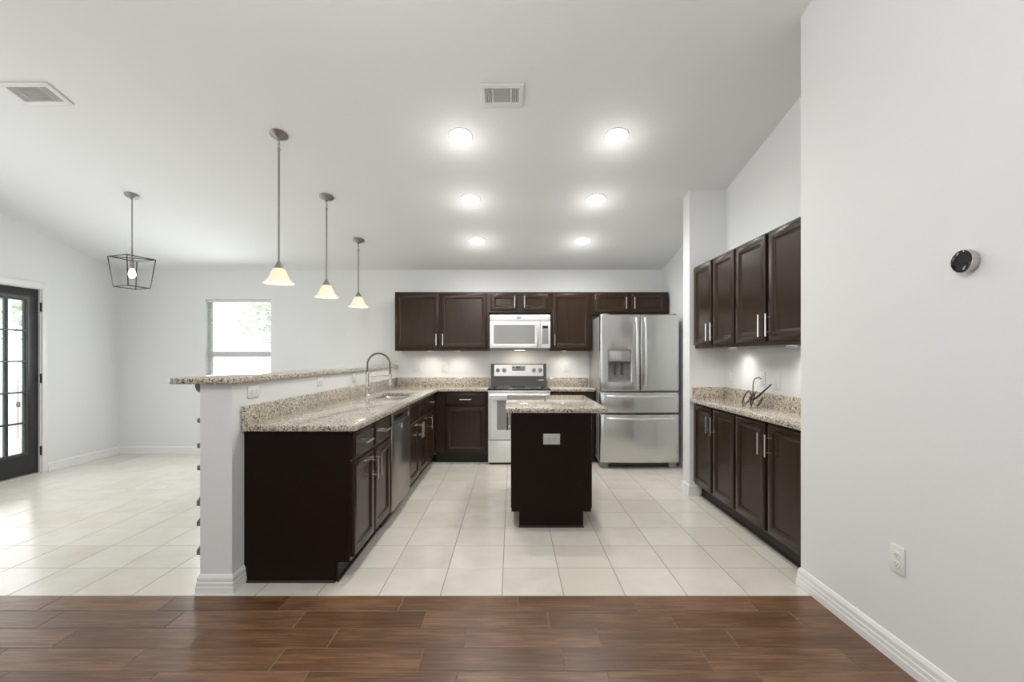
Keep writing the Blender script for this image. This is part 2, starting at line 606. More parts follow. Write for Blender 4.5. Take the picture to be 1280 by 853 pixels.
bm = new()
box(bm, xd0 + 0.018, gy0 + 0.004, gz0 + 0.004, xd0 + 0.022, gy1 - 0.004, gz1 - 0.004)
struct('door_glass', bm, M_glass, d1)
for zz in (0.255, 1.06, 1.855):
    bm = new()
    tube(bm, [(XL + 0.006, DY1 - 0.008, zz - 0.05), (XL + 0.006, DY1 - 0.008, zz + 0.05)], 0.008)
    box(bm, XL - 0.003, DY1 - 0.012, zz - 0.05, XL + 0.003, DY1 + 0.010, zz + 0.05)
    struct('door_hinge', bm, M_hinge, d1)
bm = new()
tube(bm, [(xd0 + 0.03, DY1 - 0.21, 0.42), (xd0 + 0.03, DY1 - 0.21, 1.25)], 0.003, 6)
box(bm, xd0 + 0.024, DY1 - 0.225, 0.76, xd0 + 0.038, DY1 - 0.19, 0.82, 0.003)
struct('blind_wand', bm, mat('wand_grey', (0.35, 0.33, 0.30), 0.5), d1)
bm = new()
box(bm, XL - 0.15, DY0, -0.01, XL + 0.01, DY1, 0.014, 0.004)
struct('door_sill', bm, mat('sill_metal', (0.6, 0.58, 0.54), 0.35, 0.5), d1)

# ------------------------------------------------------------------ window in the back wall
bm = new()
YW0, YW1 = YB + 0.085, YB + 0.145
zm = 1.335
grid_slab(bm, [WX0, WX0 + 0.035, WX1 - 0.035, WX1], [WZ0, WZ0 + 0.04, zm - 0.035, zm + 0.03, WZ1 - 0.035, WZ1],
          lambda i, j: not (i == 1 and j in (1, 3)), YW0, YW1, 'y', 0.004, 2)
wn1 = struct('window_1', bm, M_trim)
bm = new()
box(bm, WX0 + 0.035, YW0 + 0.028, WZ0 + 0.04, WX1 - 0.035, YW0 + 0.032, zm - 0.035)
box(bm, WX0 + 0.035, YW0 + 0.028, zm + 0.03, WX1 - 0.035, YW0 + 0.032, WZ1 - 0.035)
struct('window_glass', bm, M_glass, wn1)
bm = new()
for (a_, b_, c_, d_) in ((WX0, WX0 + 0.006, WZ0, WZ1), (WX1 - 0.006, WX1, WZ0, WZ1), (WX0 + 0.006, WX1 - 0.006, WZ1 - 0.006, WZ1)):
    box(bm, a_, YB + 0.001, c_, b_, YW0, d_)
struct('window_jamb', bm, M_trim, wn1)
bm = new()
box(bm, WX0 - 0.04, YB - 0.03, WZ0 - 0.022, WX1 + 0.04, YB + 0.08, WZ0, 0.004)
struct('window_sill', bm, M_trim, wn1)
bl = thing('window_blind', 'white horizontal mini blind with open slats in the dining window', 'blind', ((WX0 + WX1) / 2, YB + 0.045, WZ0))
hw = (WX1 - WX0) / 2 - 0.012
hz = WZ1 - WZ0 - 0.008
bm = new()
box(bm, -hw, -0.02, hz - 0.032, hw, 0.02, hz - 0.001, 0.003)
obj('headrail', bm, M_blind, bl)
bm = new()
z = 0.09
while z < hz - 0.04:
    rings = []
    for t in (-1, 0, 1):
        yy = t * 0.0115
        zz = z + 0.0016 * (1 - t * t) + t * 0.0036
        rings.append([(-hw, yy, zz), (hw, yy, zz)])
    top = [[bm.verts.new(p) for p in r] for r in rings]
    bot = [[bm.verts.new((p[0], p[1], p[2] - 0.0006)) for p in r] for r in rings]
    for i in range(2):
        bm.faces.new((top[i][0], top[i][1], top[i + 1][1], top[i + 1][0]))
        bm.faces.new((bot[i][0], bot[i + 1][0], bot[i + 1][1], bot[i][1]))
    z += 0.0205
obj('slats', bm, M_blind, bl)
bm = new()
box(bm, -hw, -0.012, 0.058, hw, 0.012, 0.074, 0.003)
obj('bottom_rail', bm, M_blind, bl)
for xx in (-hw * 0.62, hw * 0.62):
    bm = new()
    tube(bm, [(xx, -0.013, 0.06), (xx, -0.013, hz - 0.03)], 0.0012, 5)
    obj('cord', bm, M_blind, bl)

# ------------------------------------------------------------------ outside
bm = new()
box(bm, -24, 6.24, -0.25, 6, 24, -0.12)
struct('ground_outside', bm, M_patio, smooth=0)
bm = new()
box(bm, -24, -6, -0.25, XL - 0.16, 6.24, -0.12)
struct('patio_outside', bm, M_patio, smooth=0)
fe = thing('garden_fence', 'pale board fence standing beyond the dining window', 'fence', (-8.6, 10.5, -0.12))
for i in range(7):
    bm = new()
    box(bm, i * 1.4 - 0.05, -0.05, 0, i * 1.4 + 0.05, 0.05, 1.75, 0.01)
    obj('post', bm, M_fence, fe)
bm = new()
for i in range(6 * 8):
    x = i * 0.175
    box(bm, x + 0.004, 0.055, 0.05, x + 0.171, 0.075, 1.66)
obj('board_panel', bm, M_fence, fe)
def tree(loc, h, r, label, seed):
    rnd = random.Random(seed)
    t = thing('garden_tree', label, 'tree', loc, 0, 'trees outside the glass')
    bm = new()
    tube(bm, [(0, 0, 0), (0.05, 0, h * 0.4), (0, 0.05, h * 0.75)], [0.14, 0.1, 0.05], 8)
    obj('trunk', bm, M_bark, t)
    bm = new()
    for k in range(2600):
        th, ph = rnd.random() * 2 * PI, math.acos(rnd.uniform(-1, 1))
        q = r * rnd.random() ** 0.4 * (0.8 + 0.2 * math.sin(3 * th) * math.sin(2 * ph))
        c = Vector((q * math.sin(ph) * math.cos(th), q * math.sin(ph) * math.sin(th), h * 0.68 + q * 0.95 * math.cos(ph)))
        a = Vector((rnd.gauss(0, 1), rnd.gauss(0, 1), rnd.gauss(0, 1))).normalized()
        u, v = frame_of(a)
        s = rnd.uniform(0.06, 0.13)
        bm.faces.new([bm.verts.new(c + u * s), bm.verts.new(c + v * s * 0.45), bm.verts.new(c - u * s), bm.verts.new(c - v * s * 0.45)])
    obj('foliage', bm, M_leaf, t, smooth=0)
tree((-11.6, 9.4, -0.12), 4.4, 1.9, 'pale green leafy tree seen through the black glazed door', 3)
tree((-16.6, 13.6, -0.12), 6.4, 2.4, 'taller pale tree farther off beyond the glazed door', 5)
tree((-5.9, 12.6, -0.12), 4.0, 1.7, 'pale green tree behind the fence beyond the dining window', 8)

# ------------------------------------------------------------------ cabinet builders (local: x along the front, front looks to -y)
def rings_panel(bm, w, h, rings):
    """nested rectangles (inset, y) from the outline in; closed at the back"""
    prev = None
    first = None
    for ins, y in rings:
        r = [bm.verts.new(p) for p in ((ins, y, ins), (w - ins, y, ins), (w - ins, y, h - ins), (ins, y, h - ins))]
        if prev:
            for i in range(4):
                bm.faces.new((prev[i], prev[(i + 1) % 4], r[(i + 1) % 4], r[i]))
        else:
            first = r
        prev = r
    bm.faces.new(prev)
    bm.faces.new(first[::-1])
    bmesh.ops.recalc_face_normals(bm, faces=bm.faces)
    return bm
def door_mesh(w, h):
    return rings_panel(new(), w, h, [(0, 0), (0, -0.015), (0.002, -0.0185), (0.006, -0.0205), (0.052, -0.0205), (0.055, -0.0185), (0.058, -0.0145), (0.065, -0.0125), (0.069, -0.0095), (0.072, -0.0095)])
def drawer_mesh(w, h):
    return rings_panel(new(), w, h, [(0, 0), (0, -0.013), (0.003, -0.0155), (0.013, -0.0185), (0.017, -0.0205), (0.022, -0.0205)])
def pull(parent, x, z, vertical=True, ln=0.15):
    bm = new()
    d = -0.0205 - 0.032
    h = ln / 2
    if vertical:
        tube(bm, [(x, d, z - h), (x, d, z + h)], 0.006, 10)
        for s in (-1, 1):
            tube(bm, [(x, -0.019, z + s * h * 0.64), (x, d, z + s * h * 0.64)], 0.0045, 8)
    else:
        tube(bm, [(x - h, d, z), (x + h, d, z)], 0.006, 10)
        for s in (-1, 1):
            tube(bm, [(x + s * h * 0.64, -0.019, z), (x + s * h * 0.64, d, z)], 0.0045, 8)
    obj('handle', bm, M_nick, parent)
def add_door(root, x0, z0, x1, z1, hx=None, hz=None, vert=True, ln=0.15):
    o = obj('door', door_mesh(x1 - x0, z1 - z0), M_esp, root, (x0, 0, z0))
    if hx is not None:
        pull(o, hx, hz, vert, ln)
    return o
def add_drawer(root, x0, z0, x1, z1, handle=True, name='drawer', ln=0.13):
    o = obj(name, drawer_mesh(x1 - x0, z1 - z0), M_esp, root, (x0, 0, z0))
    if handle:
        pull(o, (x1 - x0) / 2, (z1 - z0) / 2, False, ln)
    return o
KH = 0.115
def base_box(root, w, d, top=0.876, kick=0.07, hollow=False):
    bm = new()
    if hollow:
        for q in ((0, 0, KH, w, 0.018, top), (0, 0.018, KH, 0.018, d, top), (w - 0.018, 0.018, KH, w, d, top), (0.018, d - 0.012, KH, w - 0.018, d, top), (0.018, 0.018, KH, w - 0.018, d - 0.012, KH + 0.018)):
            box(bm, *q)
    else:
        box(bm, 0, 0, KH, w, d, top, 0.0015, 1)
    obj('body', bm, M_esp, root)
    bm = new()
    box(bm, 0.001, kick, 0, w - 0.001, kick + 0.016, KH)
    obj('toe_kick', bm, M_kick, root)

# ------------------------------------------------------------------ peninsula cabinets (fronts look towards +x)
PF = -0.94                # face of the boxes; doors stand proud to -0.9195
RZ = PI / 2
def pen(y0, name, label):
    return thing(name, label, 'cabinet', (PF, y0, 0), RZ, None)
c = pen(2.645, 'base_cabinet', 'dark base cabinet with two drawers over two doors, near end of the peninsula')
w = 0.815
base_box(c, w, 0.60)
for x0, x1, hx in ((0.018, 0.395, 0.377 - 0.03), (0.42, 0.797, 0.03)):
    add_door(c, x0, 0.135, x1, 0.685, hx, 0.55 - 0.11)
    add_drawer(c, x0, 0.705, x1, 0.858)
# end panel with the toe notch, facing the living room
bm = new()
prism(bm, [(-0.006, 0.0), (0.52, 0.0), (0.52, 0.118), (0.602, 0.118), (0.602, 0.876), (-0.006, 0.876)], 'z', 0, 0.014)
M3 = Matrix(((0, 0, -1, 0), (-1, 0, 0, 0.602), (0, 1, 0, 0), (0, 0, 0, 1)))
bm.transform(M3)
obj('end_panel', bm, M_espp, c)
bm = new()
box(bm, -0.022, 0.082, 0, -0.014, 0.606, 0.016, 0.004)
box(bm, -0.014, 0.062, 0, w, 0.070, 0.016, 0.003)
obj('shoe_moulding', bm, mat('shoe_wood', (0.035, 0.02, 0.015), 0.4), c)
c['group'] = 'espresso base cabinets'

# dishwasher
dw = thing('dishwasher', 'stainless steel dishwasher with a pocket handle and small sticker, built into the peninsula', 'dishwasher', (PF, 3.465, 0), RZ)
bm = new()
box(bm, 0.004, 0.0, 0.10, 0.601, 0.58, 0.872)
obj('body', bm, M_dplast, dw)
bm = new()
box(bm, 0.005, -0.028, 0.115, 0.600, -0.001, 0.775, 0.004)
dd = obj('door', bm, M_steel_d, dw)
bm = new()
grid_slab(bm, [0.005, 0.045, 0.56, 0.600], [0.778, 0.79, 0.845, 0.868], lambda i, j: not (i == 1 and j == 1), -0.030, -0.001, 'y', 0.002, 2)
cp = obj('control_panel', bm, M_steel_d, dw)
bm = new()
box(bm, 0.046, -0.006, 0.791, 0.559, -0.001, 0.844)
obj('pocket_handle', bm, M_black, dw)
bm = new()
lathe(bm, [(0, -0.0290), (0.021, -0.0290), (0.021, -0.0283), (0, -0.0283)], 20, (0.30, 0, 0.735), 'y')
st = obj('sticker', bm, M_stick_w, dd)
bm = new()
box(bm, 0.287, -0.0294, 0.722, 0.300, -0.0291, 0.748)
obj('sticker_mark', bm, M_stick_r, dd)
bm = new()
box(bm, 0.006, 0.06, 0.0, 0.598, 0.075, 0.10)
obj('toe_kick', bm, M_kick, dw)

c = pen(4.075, 'base_cabinet', 'dark sink base cabinet with two false fronts over two doors, beside the dishwasher')
w = 0.925
base_box(c, w, 0.60, hollow=True)
for x0, x1, hx in ((0.018, 0.455, 0.437 - 0.03), (0.470, 0.907, 0.03)):
    add_door(c, x0, 0.135, x1, 0.685, hx, 0.55 - 0.11)
    add_drawer(c, x0, 0.705, x1, 0.858, False, 'false_front')
c['group'] = 'espresso base cabinets'
c = pen(5.001, 'base_cabinet', 'narrow dark base cabinet with one drawer and door, in the corner past the sink')
base_box(c, 0.55, 0.60)
add_door(c, 0.018, 0.135, 0.40, 0.685, 0.03, 0.55 - 0.11)
add_drawer(c, 0.018, 0.705, 0.40, 0.858)
c['group'] = 'espresso base cabinets'

# ------------------------------------------------------------------ back run base cabinets
BF = 5.556
RX0, RX1 = -0.290, 0.463           # range
c = thing('base_cabinet', 'dark base cabinet with one drawer and one door, just left of the range', 'cabinet', (-0.938, BF, 0), 0, 'espresso base cabinets')
w = RX0 - 0.004 + 0.938
base_box(c, w, 0.515, kick=0.06)
add_door(c, 0.125, 0.135, w - 0.02, 0.685)
add_drawer(c, 0.125, 0.705, w - 0.02, 0.858, ln=0.14)
c = thing('base_cabinet', 'dark base cabinet with one drawer and one door, between the range and the refrigerator', 'cabinet', (RX1 + 0.004, BF, 0), 0, 'espresso base cabinets')
w = 1.012 - RX1 - 0.006
base_box(c, w, 0.515, kick=0.06)
add_door(c, 0.018, 0.135, w - 0.018, 0.685, 0.03, 0.44)
add_drawer(c, 0.018, 0.705, w - 0.018, 0.858)

# ------------------------------------------------------------------ wall cabinets on the back wall
UZ0, UZ1, UY = 1.375, 2.122, 5.775
def wall_cab(x0, x1, z0, label, doors, loc=None, rz=0, d=0.298, hgt=None):
    c = thing('wall_cabinet', label, 'cabinet', loc if loc else (x0, UY, z0), rz, 'espresso wall cabinets')
    h = hgt if hgt else UZ1 - z0
    bm = new()
    w = x1 - x0 - 0.001
    box(bm, 0, 0, 0.0, w, d, h, 0.0015, 1)
    obj('body', bm, M_esp, c)
    for (a, b, hx) in doors:
        add_door(c, a, 0.022, b, h - 0.022, hx, 0.118 if h > 0.5 else (h - 0.044) / 2, True, 0.145 if h > 0.5 else 0.15)
    return c
UXA, UXB, UXC, UXD, UXE = -1.487, -0.293, 0.487, 1.012, 1.984
w = UXB - UXA
wall_cab(UXA, UXB, UZ0, 'wide dark wall cabinet with two tall doors, left of the microwave', [(0.012, w / 2 - 0.034, w / 2 - 0.046 - 0.03), (w / 2 - 0.012, w - 0.02, 0.03)])
w = UXC - UXB
wall_cab(UXB, UXC, 1.862, 'short dark wall cabinet with two small doors directly above the microwave', [(0.020, w / 2 - 0.032, w / 2 - 0.052 - 0.03), (w / 2 + 0.032, w - 0.03, 0.03)])
w = UXD - UXC
wall_cab(UXC, UXD, UZ0, 'single-door dark wall cabinet between the microwave and the refrigerator', [(0.022, w - 0.022, 0.03)])
w = UXE - UXD
wall_cab(UXD, UXE, 1.838, 'short dark wall cabinet with two doors above the refrigerator', [(0.030, w / 2 - 0.012, w / 2 - 0.042 - 0.03 - 0.015), (w / 2 + 0.012, w - 0.03, 0.035)])

# ------------------------------------------------------------------ alcove cabinets on the right (fronts look towards -x)
AF = 1.718
def alcove_pair(y1, y0, z0, z1, upper, label):
    w = y1 - y0
    depth = XA - AF - 0.003
    if upper:
        c = thing('wall_cabinet', label, 'cabinet', (AF, y1, z0), -PI / 2, 'espresso wall cabinets')
        h = z1 - z0
        bm = new()
        box(bm, 0, 0, 0, w - 0.001, depth, h, 0.0015, 1)
        obj('body', bm, M_esp, c)
        dz0, dz1 = 0.03, h - 0.012
        hz = 0.105
    else:
        c = thing('base_cabinet', label, 'cabinet', (AF, y1, 0), -PI / 2, 'espresso base cabinets')
        base_box(c, w - 0.001, depth, kick=0.06)
        dz0, dz1 = 0.135, 0.858
        hz = dz1 - dz0 - 0.14
    a = 0.012
    m = w / 2
    add_door(c, a, dz0, m - 0.019, dz1, m - 0.019 - a - 0.026, hz)
    add_door(c, m + 0.019, dz0, w - a - 0.004, dz1, 0.026, hz)
    if not upper:
        bm = new()
        box(bm, 0, 0.052, 0, w - 0.001, 0.060, 0.016, 0.003)
        obj('shoe_moulding', bm, MATS['shoe_wood'], c)
    return c
YM = 3.472
alcove_pair(YS0 - 0.002, YM, 0, 0, False, 'dark two-door base cabinet in the alcove, beside the stub wall near the refrigerator')
alcove_pair(YM - 0.001, YC + 0.018, 0, 0, False, 'dark two-door base cabinet in the alcove, against the end of the near right wall')
alcove_pair(YS0 - 0.002, YM, 1.38, 2.143, True, 'dark two-door wall cabinet in the alcove, beside the stub wall by the refrigerator')
alcove_pair(YM - 0.001, YC + 0.002, 1.38, 2.143, True, 'dark two-door wall cabinet in the alcove, against the end of the near right wall')

# ------------------------------------------------------------------ island
isl = thing('kitchen_island', 'dark espresso island cabinet standing alone on the tile floor', 'island', (0, 3.48, 0))
IX0, IX1, ID = 0.012, 0.597, 1.07
bm = new()
box(bm, IX0, 0.014, 0.12, IX1, ID, 0.876)
obj('body', bm, M_esp, isl)
bm = new()
prism(bm, [(0.055, 0), (0.545, 0), (0.545, 0.12), (0.604, 0.12), (0.604, 0.876), (-0.004, 0.876), (-0.004, 0.12), (0.055, 0.12)], 'y', 0, 0.014)
obj('end_panel', bm, M_espp, isl)
bm = new()
box(bm, 0.062, 0.014, 0, 0.538, ID - 0.01, 0.12)
obj('toe_kick', bm, M_kick, isl)
bm = new()
box(bm, 0.05, -0.009, 0, 0.55, 0.0, 0.014, 0.003)
obj('shoe_moulding', bm, MATS['shoe_wood'], isl)
def side_door(x, y0, y1, z0, z1, rz, hx, hz, nm='door', handle=True):
    if nm == 'door':
        o = obj('door', door_mesh(y1 - y0, z1 - z0), M_esp, isl, (x, y1 if rz < 0 else y0, z0), (0, 0, rz))
    else:
        o = obj('drawer', drawer_mesh(y1 - y0, z1 - z0), M_esp, isl, (x, y1 if rz < 0 else y0, z0), (0, 0, rz))
    if handle:
        pull(o, hx, hz, nm == 'door', 0.15 if nm == 'door' else 0.13)
hd = ID / 2
for (a, b, hxl) in ((0.03, hd - 0.01, 0.03), (hd + 0.01, ID - 0.03, hd - 0.04 - 0.03)):
    ww = b - a
    side_door(IX0, a, b, 0.135, 0.858, -PI / 2, ww - 0.03 if a > 0.3 else 0.03, 0.60)
for (a, b) in ((0.03, hd - 0.01), (hd + 0.01, ID - 0.03)):
    ww = b - a
    side_door(IX1, a, b, 0.135, 0.70, PI / 2, 0.03 if a > 0.3 else ww - 0.03, 0.45, handle=False)
    side_door(IX1, a, b, 0.718, 0.858, PI / 2, ww / 2, 0.07, 'drawer', False)

# ------------------------------------------------------------------ granite tops
CZ0, CZ1 = 0.877, 0.915
SX0, SX1, SY0, SY1 = -1.37, -1.03, 4.24, 4.93
ct = thing('countertop', 'speckled beige granite L-shaped countertop running over the peninsula to the range', 'countertop', (-1.548, 2.60, 0), 0, 'granite counter slabs')
bm = new()
us = [0, SX0 + 1.548, SX1 + 1.548, -0.895 + 1.548, RX0 - 0.003 + 1.548]
vs = [0, SY0 - 2.6, SY1 - 2.6, 5.515 - 2.6, YB - 0.001 - 2.6]
grid_slab(bm, us, vs, lambda i, j: (i < 3 and not (i == 1 and j == 1)) or (i == 3 and j == 3), CZ0, CZ1, 'z')
ce = [e for e in bm.edges if all(abs(v.co.x - us[3]) < 1e-4 and abs(v.co.y) < 1e-4 for v in e.verts)]
bmesh.ops.bevel(bm, geom=ce, offset=0.035, segments=5, affect='EDGES', profile=0.5)
es = [e for e in bm.edges if len(e.link_faces) == 2 and e.calc_face_angle(0) > 1.0 and (abs(e.verts[0].co.z - e.verts[1].co.z) < 1e-4)]
bmesh.ops.bevel(bm, geom=es, offset=0.009, segments=3, affect='EDGES', profile=0.5, clamp_overlap=True)
obj('slab', bm, M_gran, ct)
bm = new()
box(bm, 0.0, 0.0, CZ1 - 0.004, 0.02, YB - 2.601, 1.022, 0.002)
obj('backsplash', bm, M_gran, ct)
bm = new()
box(bm, 0.021, YB - 0.021 - 2.6, CZ1 - 0.004, RX0 - 0.003 + 1.548, YB - 0.001 - 2.6, 1.022, 0.002)
obj('backsplash', bm, M_gran, ct)
def small_top(label, x0, y0, x1, y1, splashes, z0=CZ0):
    t = thing('countertop', label, 'countertop', (x0, y0, 0), 0, 'granite counter slabs')
    bm = new()
    box(bm, 0, 0, z0, x1 - x0, y1 - y0, CZ1, 0.008, 3)
    obj('slab', bm, M_gran, t)
    for (a, b, c_, d) in splashes:
        bm = new()
        box(bm, a - x0, b - y0, CZ1 - 0.003, c_ - x0, d - y0, 1.020, 0.002)
        obj('backsplash', bm, M_gran, t)
    return t
small_top('short granite countertop between the range and the refrigerator', RX1 + 0.003, 5.515, 1.014, YB - 0.001, [(RX1 + 0.003, YB - 0.021, 1.014, YB - 0.001)])
small_top('shallow granite countertop in the right alcove with the black cable coil on it', 1.664, YC + 0.002, XA - 0.001, YS0 - 0.001,
          [(XA - 0.021, YC + 0.002, XA - 0.001, YS0 - 0.022), (1.69, YS0 - 0.021, XA - 0.001, YS0 - 0.001)])
small_top('rectangular granite island top overhanging the dark island cabinet', -0.052, 3.448, 0.728, 4.595, [])
# raised bar
bar = new()
BX0, BX1, BY0 = -1.888, -1.522, 2.475
pts = []
def arc(cx, cy, r, a0, a1, n=6):
    return [(cx + r * math.cos(a0 + (a1 - a0) * k / n), cy + r * math.sin(a0 + (a1 - a0) * k / n)) for k in range(n + 1)]
pts = arc(BX0 + 0.04, BY0 + 0.04, 0.04, PI, 1.5 * PI) + arc(BX1 - 0.02, BY0 + 0.02, 0.02, 1.5 * PI, 2 * PI) + [(BX1, YB - 0.001), (BX0, YB - 0.001)]
prism(bar, pts, 'z', 1.1565, 1.191)
es = [e for e in bar.edges if len(e.link_faces) == 2 and e.calc_face_angle(0) > 1.0 and abs(e.verts[0].co.z - e.verts[1].co.z) < 1e-4]
bmesh.ops.bevel(bar, geom=es, offset=0.010, segments=3, affect='EDGES', profile=0.5, clamp_overlap=True)
b = obj('breakfast_bar', bar, M_gran)
tag(b, 'long raised granite breakfast bar top resting on the white low wall', 'bar top', 'granite counter slabs')
# brackets on the dining side of the low wall, near its end
bm = new()
prism(bm, [(KX0 - 0.0005, 1.156), (KX0 - 0.034, 1.156), (KX0 - 0.032, 1.138), (KX0 - 0.026, 1.122), (KX0 - 0.017, 1.112), (KX0 - 0.0005, 1.108)], 'y', 2.526, 2.56)
b = obj('bar_bracket', bm, M_peg)
tag(b, 'rounded grey bracket tucked under the overhang of the bar top', 'bracket', 'grey brackets on the low wall')
def px(x, y, Y):
    return ((x - 640) * Y / 569, 1.312 - (y - 445) * Y / 569)
names = ['topmost', 'second from the top', 'third from the top', 'fourth from the top', 'fifth from the top', 'lowest']
for k, (ya, yb_) in enumerate(((523.2, 528.5), (554.2, 560), (582, 588), (619, 632), (645.5, 657), (680, 693))):
    z1_ = px(0, ya, 2.535)[1]
    z0_ = px(0, yb_, 2.535)[1]
    bm = new()
    X0 = KX0 - 0.0005
    if k < 3:
        box(bm, X0 - 0.022, 2.526, z0_, X0, 2.55, z1_, 0.003)
    else:
        prism(bm, [(X0, z1_), (X0 - 0.011, z0_ + (z1_ - z0_) * 0.70), (X0 - 0.023, z0_ + (z1_ - z0_) * 0.42), (X0 - 0.023, z0_), (X0, z0_ - 0.002)], 'y', 2.526, 2.55)
    b = obj('wall_peg', bm, M_peg)
    tag(b, ('small square grey peg' if k < 3 else 'small wedge-shaped grey peg') + ' on the white low wall edge, %s of six' % names[k], 'peg', 'grey brackets on the low wall')

# ------------------------------------------------------------------ sink and faucet
sk = thing('sink', 'stainless undermount sink bowl set in the peninsula countertop', 'sink', ((SX0 + SX1) / 2, (SY0 + SY1) / 2, CZ0))
hx_, hy_ = (SX1 - SX0) / 2 + 0.004, (SY1 - SY0) / 2 + 0.004
bm = new()
def rr(hx, hy, r, z):
    out = []
    for (sx, sy, a) in ((1, 1, 0), (-1, 1, PI / 2), (-1, -1, PI), (1, -1, 1.5 * PI)):
        for k in range(6):
            t = a + k * PI / 10
            out.append(bm.verts.new((sx * (hx - r) + r * math.cos(t), sy * (hy - r) + r * math.sin(t), z)))
    return out
R = [rr(hx_ + 0.012, hy_ + 0.012, 0.05, -0.0005), rr(hx_, hy_, 0.045, -0.0005), rr(hx_ - 0.006, hy_ - 0.006, 0.045, -0.015), rr(hx_ - 0.014, hy_ - 0.014, 0.05, -0.16), rr(hx_ - 0.05, hy_ - 0.05, 0.05, -0.19)]
for a_, b_ in zip(R[:-1], R[1:]):
    for i in range(24):
        bm.faces.new((a_[i], a_[(i + 1) % 24], b_[(i + 1) % 24], b_[i]))
bm.faces.new(R[-1])
obj('bowl', bm, M_steel, sk)
bm = new()
lathe(bm, [(0, -0.186), (0.03, -0.186), (0.042, -0.184), (0.045, -0.189), (0, -0.189)], 24)
obj('drain', bm, M_chrome, sk)

fx, fy = -1.43, 4.50
fc = thing('faucet', 'tall spring-neck pull-down kitchen faucet beside the sink', 'faucet', (fx, fy, CZ1), 0)
bm = new()
lathe(bm, [(0, 0), (0.028, 0), (0.028, 0.008), (0.020, 0.016), (0.0185, 0.06), (0.0185, 0.225), (0.016, 0.235), (0, 0.235)], 24)
obj('stem', bm, M_nick, fc)
bm = new()
tube(bm, [(0, -0.015, 0.075), (0.03, -0.02, 0.08), (0.045, -0.022, 0.085)], 0.011, 10)
tube(bm, [(0.040, -0.022, 0.085), (0.050, -0.022, 0.15)], [0.006, 0.004], 8)
obj('lever_handle', bm, M_nick, fc)
path = [(0, 0, 0.235), (0, 0, 0.29)] + [(0.112 - 0.112 * math.cos(t), 0, 0.31 + 0.112 * math.sin(t)) for t in [PI * k / 24 for k in range(25)]] + [(0.224, 0, 0.27), (0.226, 0, 0.215)]
bm = new()
tube(bm, path, 0.0065, 8)
obj('hose', bm, M_dplast, fc)
bm = new()
P = [Vector(p) for p in path]
D = [0]
for a_, b_ in zip(P[:-1], P[1:]):
    D.append(D[-1] + (b_ - a_).length)
def at_len(s):
    for i in range(len(P) - 1):
        if s <= D[i + 1]:
            t = (s - D[i]) / (D[i + 1] - D[i])
            return P[i].lerp(P[i + 1], t), (P[i + 1] - P[i]).normalized()
    return P[-1], (P[-1] - P[-2]).normalized()
turns = 42
sp = []
for k in range(turns * 8 + 1):
    s = D[-1] * k / (turns * 8)
    p, d = at_len(s)
    n1_ = Vector((0, 1, 0))
    n2_ = d.cross(n1_)
    a_ = 2 * PI * k / 8
    sp.append(p + (n1_ * math.cos(a_) + n2_ * math.sin(a_)) * 0.0105)
tube(bm, sp, 0.0022, 5)
obj('spring', bm, mat('dark_nickel', (0.34, 0.31, 0.28), 0.3, 1.0), fc)
bm = new()
lathe(bm, [(0, 0.215), (0.014, 0.215), (0.015, 0.19), (0.014, 0.15), (0.017, 0.125), (0.020, 0.105), (0.018, 0.102), (0, 0.102)], 20, (0.226, 0, 0))
obj('spray_head', bm, M_nick, fc)
bm = new()
tube(bm, [(0, 0, 0.20), (0.226, 0, 0.20)], 0.005, 8)
lathe(bm, [(0.0187, 0.19), (0.021, 0.19), (0.021, 0.21), (0.0187, 0.21)], 20)
lathe(bm, [(0.0155, 0.192), (0.0175, 0.192), (0.0175, 0.208), (0.0155, 0.208)], 20, (0.226, 0, 0))
obj('support_arm', bm, M_nick, fc)
sd = thing('soap_dispenser', 'small chrome soap dispenser standing just behind the faucet', 'dispenser', (-1.435, 4.80, CZ1))
bm = new()
lathe(bm, [(0, 0), (0.02, 0), (0.02, 0.008), (0.011, 0.014), (0.011, 0.06), (0.007, 0.062), (0.007, 0.085), (0, 0.085)], 16)
obj('body', bm, M_nick, sd)
bm = new()
tube(bm, [(-0.012, 0, 0.088), (0.03, 0, 0.09), (0.055, 0, 0.082)], 0.006, 8)
obj('pump_spout', bm, M_nick, sd)

# ------------------------------------------------------------------ range
rg = thing('range', 'freestanding silver electric range with black glass cooktop', 'range', (RX0, 5.475, 0))
RW = RX1 - RX0
bm = new()
box(bm, 0.002, 0.03, 0.02, RW - 0.002, 0.585, 0.895)
obj('body', bm, M_wenamel, rg)
bm = new()
box(bm, 0, -0.015, 0.896, RW, 0.53, 0.916, 0.006, 2)
ck = obj('cooktop', bm, M_bglass, rg)
for (bx, by, br) in ((0.19, 0.15, 0.105), (0.56, 0.15, 0.085), (0.19, 0.39, 0.08), (0.56, 0.39, 0.105)):
    bm = new()
    lathe(bm, [(br - 0.004, 0.9161), (br - 0.004, 0.9166), (br, 0.9166), (br, 0.9161)], 40, (bx, by, 0))
    obj('burner_ring', bm, M_gplast, ck)
bm = new()
box(bm, 0.001, -0.012, 0.872, RW - 0.001, 0.03, 0.895, 0.004)
obj('front_trim', bm, M_wenamel, rg)
bm = new()
grid_slab(bm, [0.006, 0.11, RW - 0.11, RW - 0.006], [0.305, 0.42, 0.775, 0.866], lambda i, j: not (i == 1 and j == 1), -0.012, 0.028, 'y', 0.005, 2)
od = obj('oven_door', bm, M_wenamel, rg)
bm = new()
box(bm, 0.1105, -0.008, 0.4205, RW - 0.1105, 0.0, 0.7745)
obj('oven_window', bm, M_gglass, od)
bm = new()
tube(bm, [(0.03, -0.055, 0.838), (RW - 0.03, -0.055, 0.838)], 0.013, 12)
for s in (0.07, RW - 0.07):
    tube(bm, [(s, -0.010, 0.838), (s, -0.055, 0.838)], 0.009, 8)
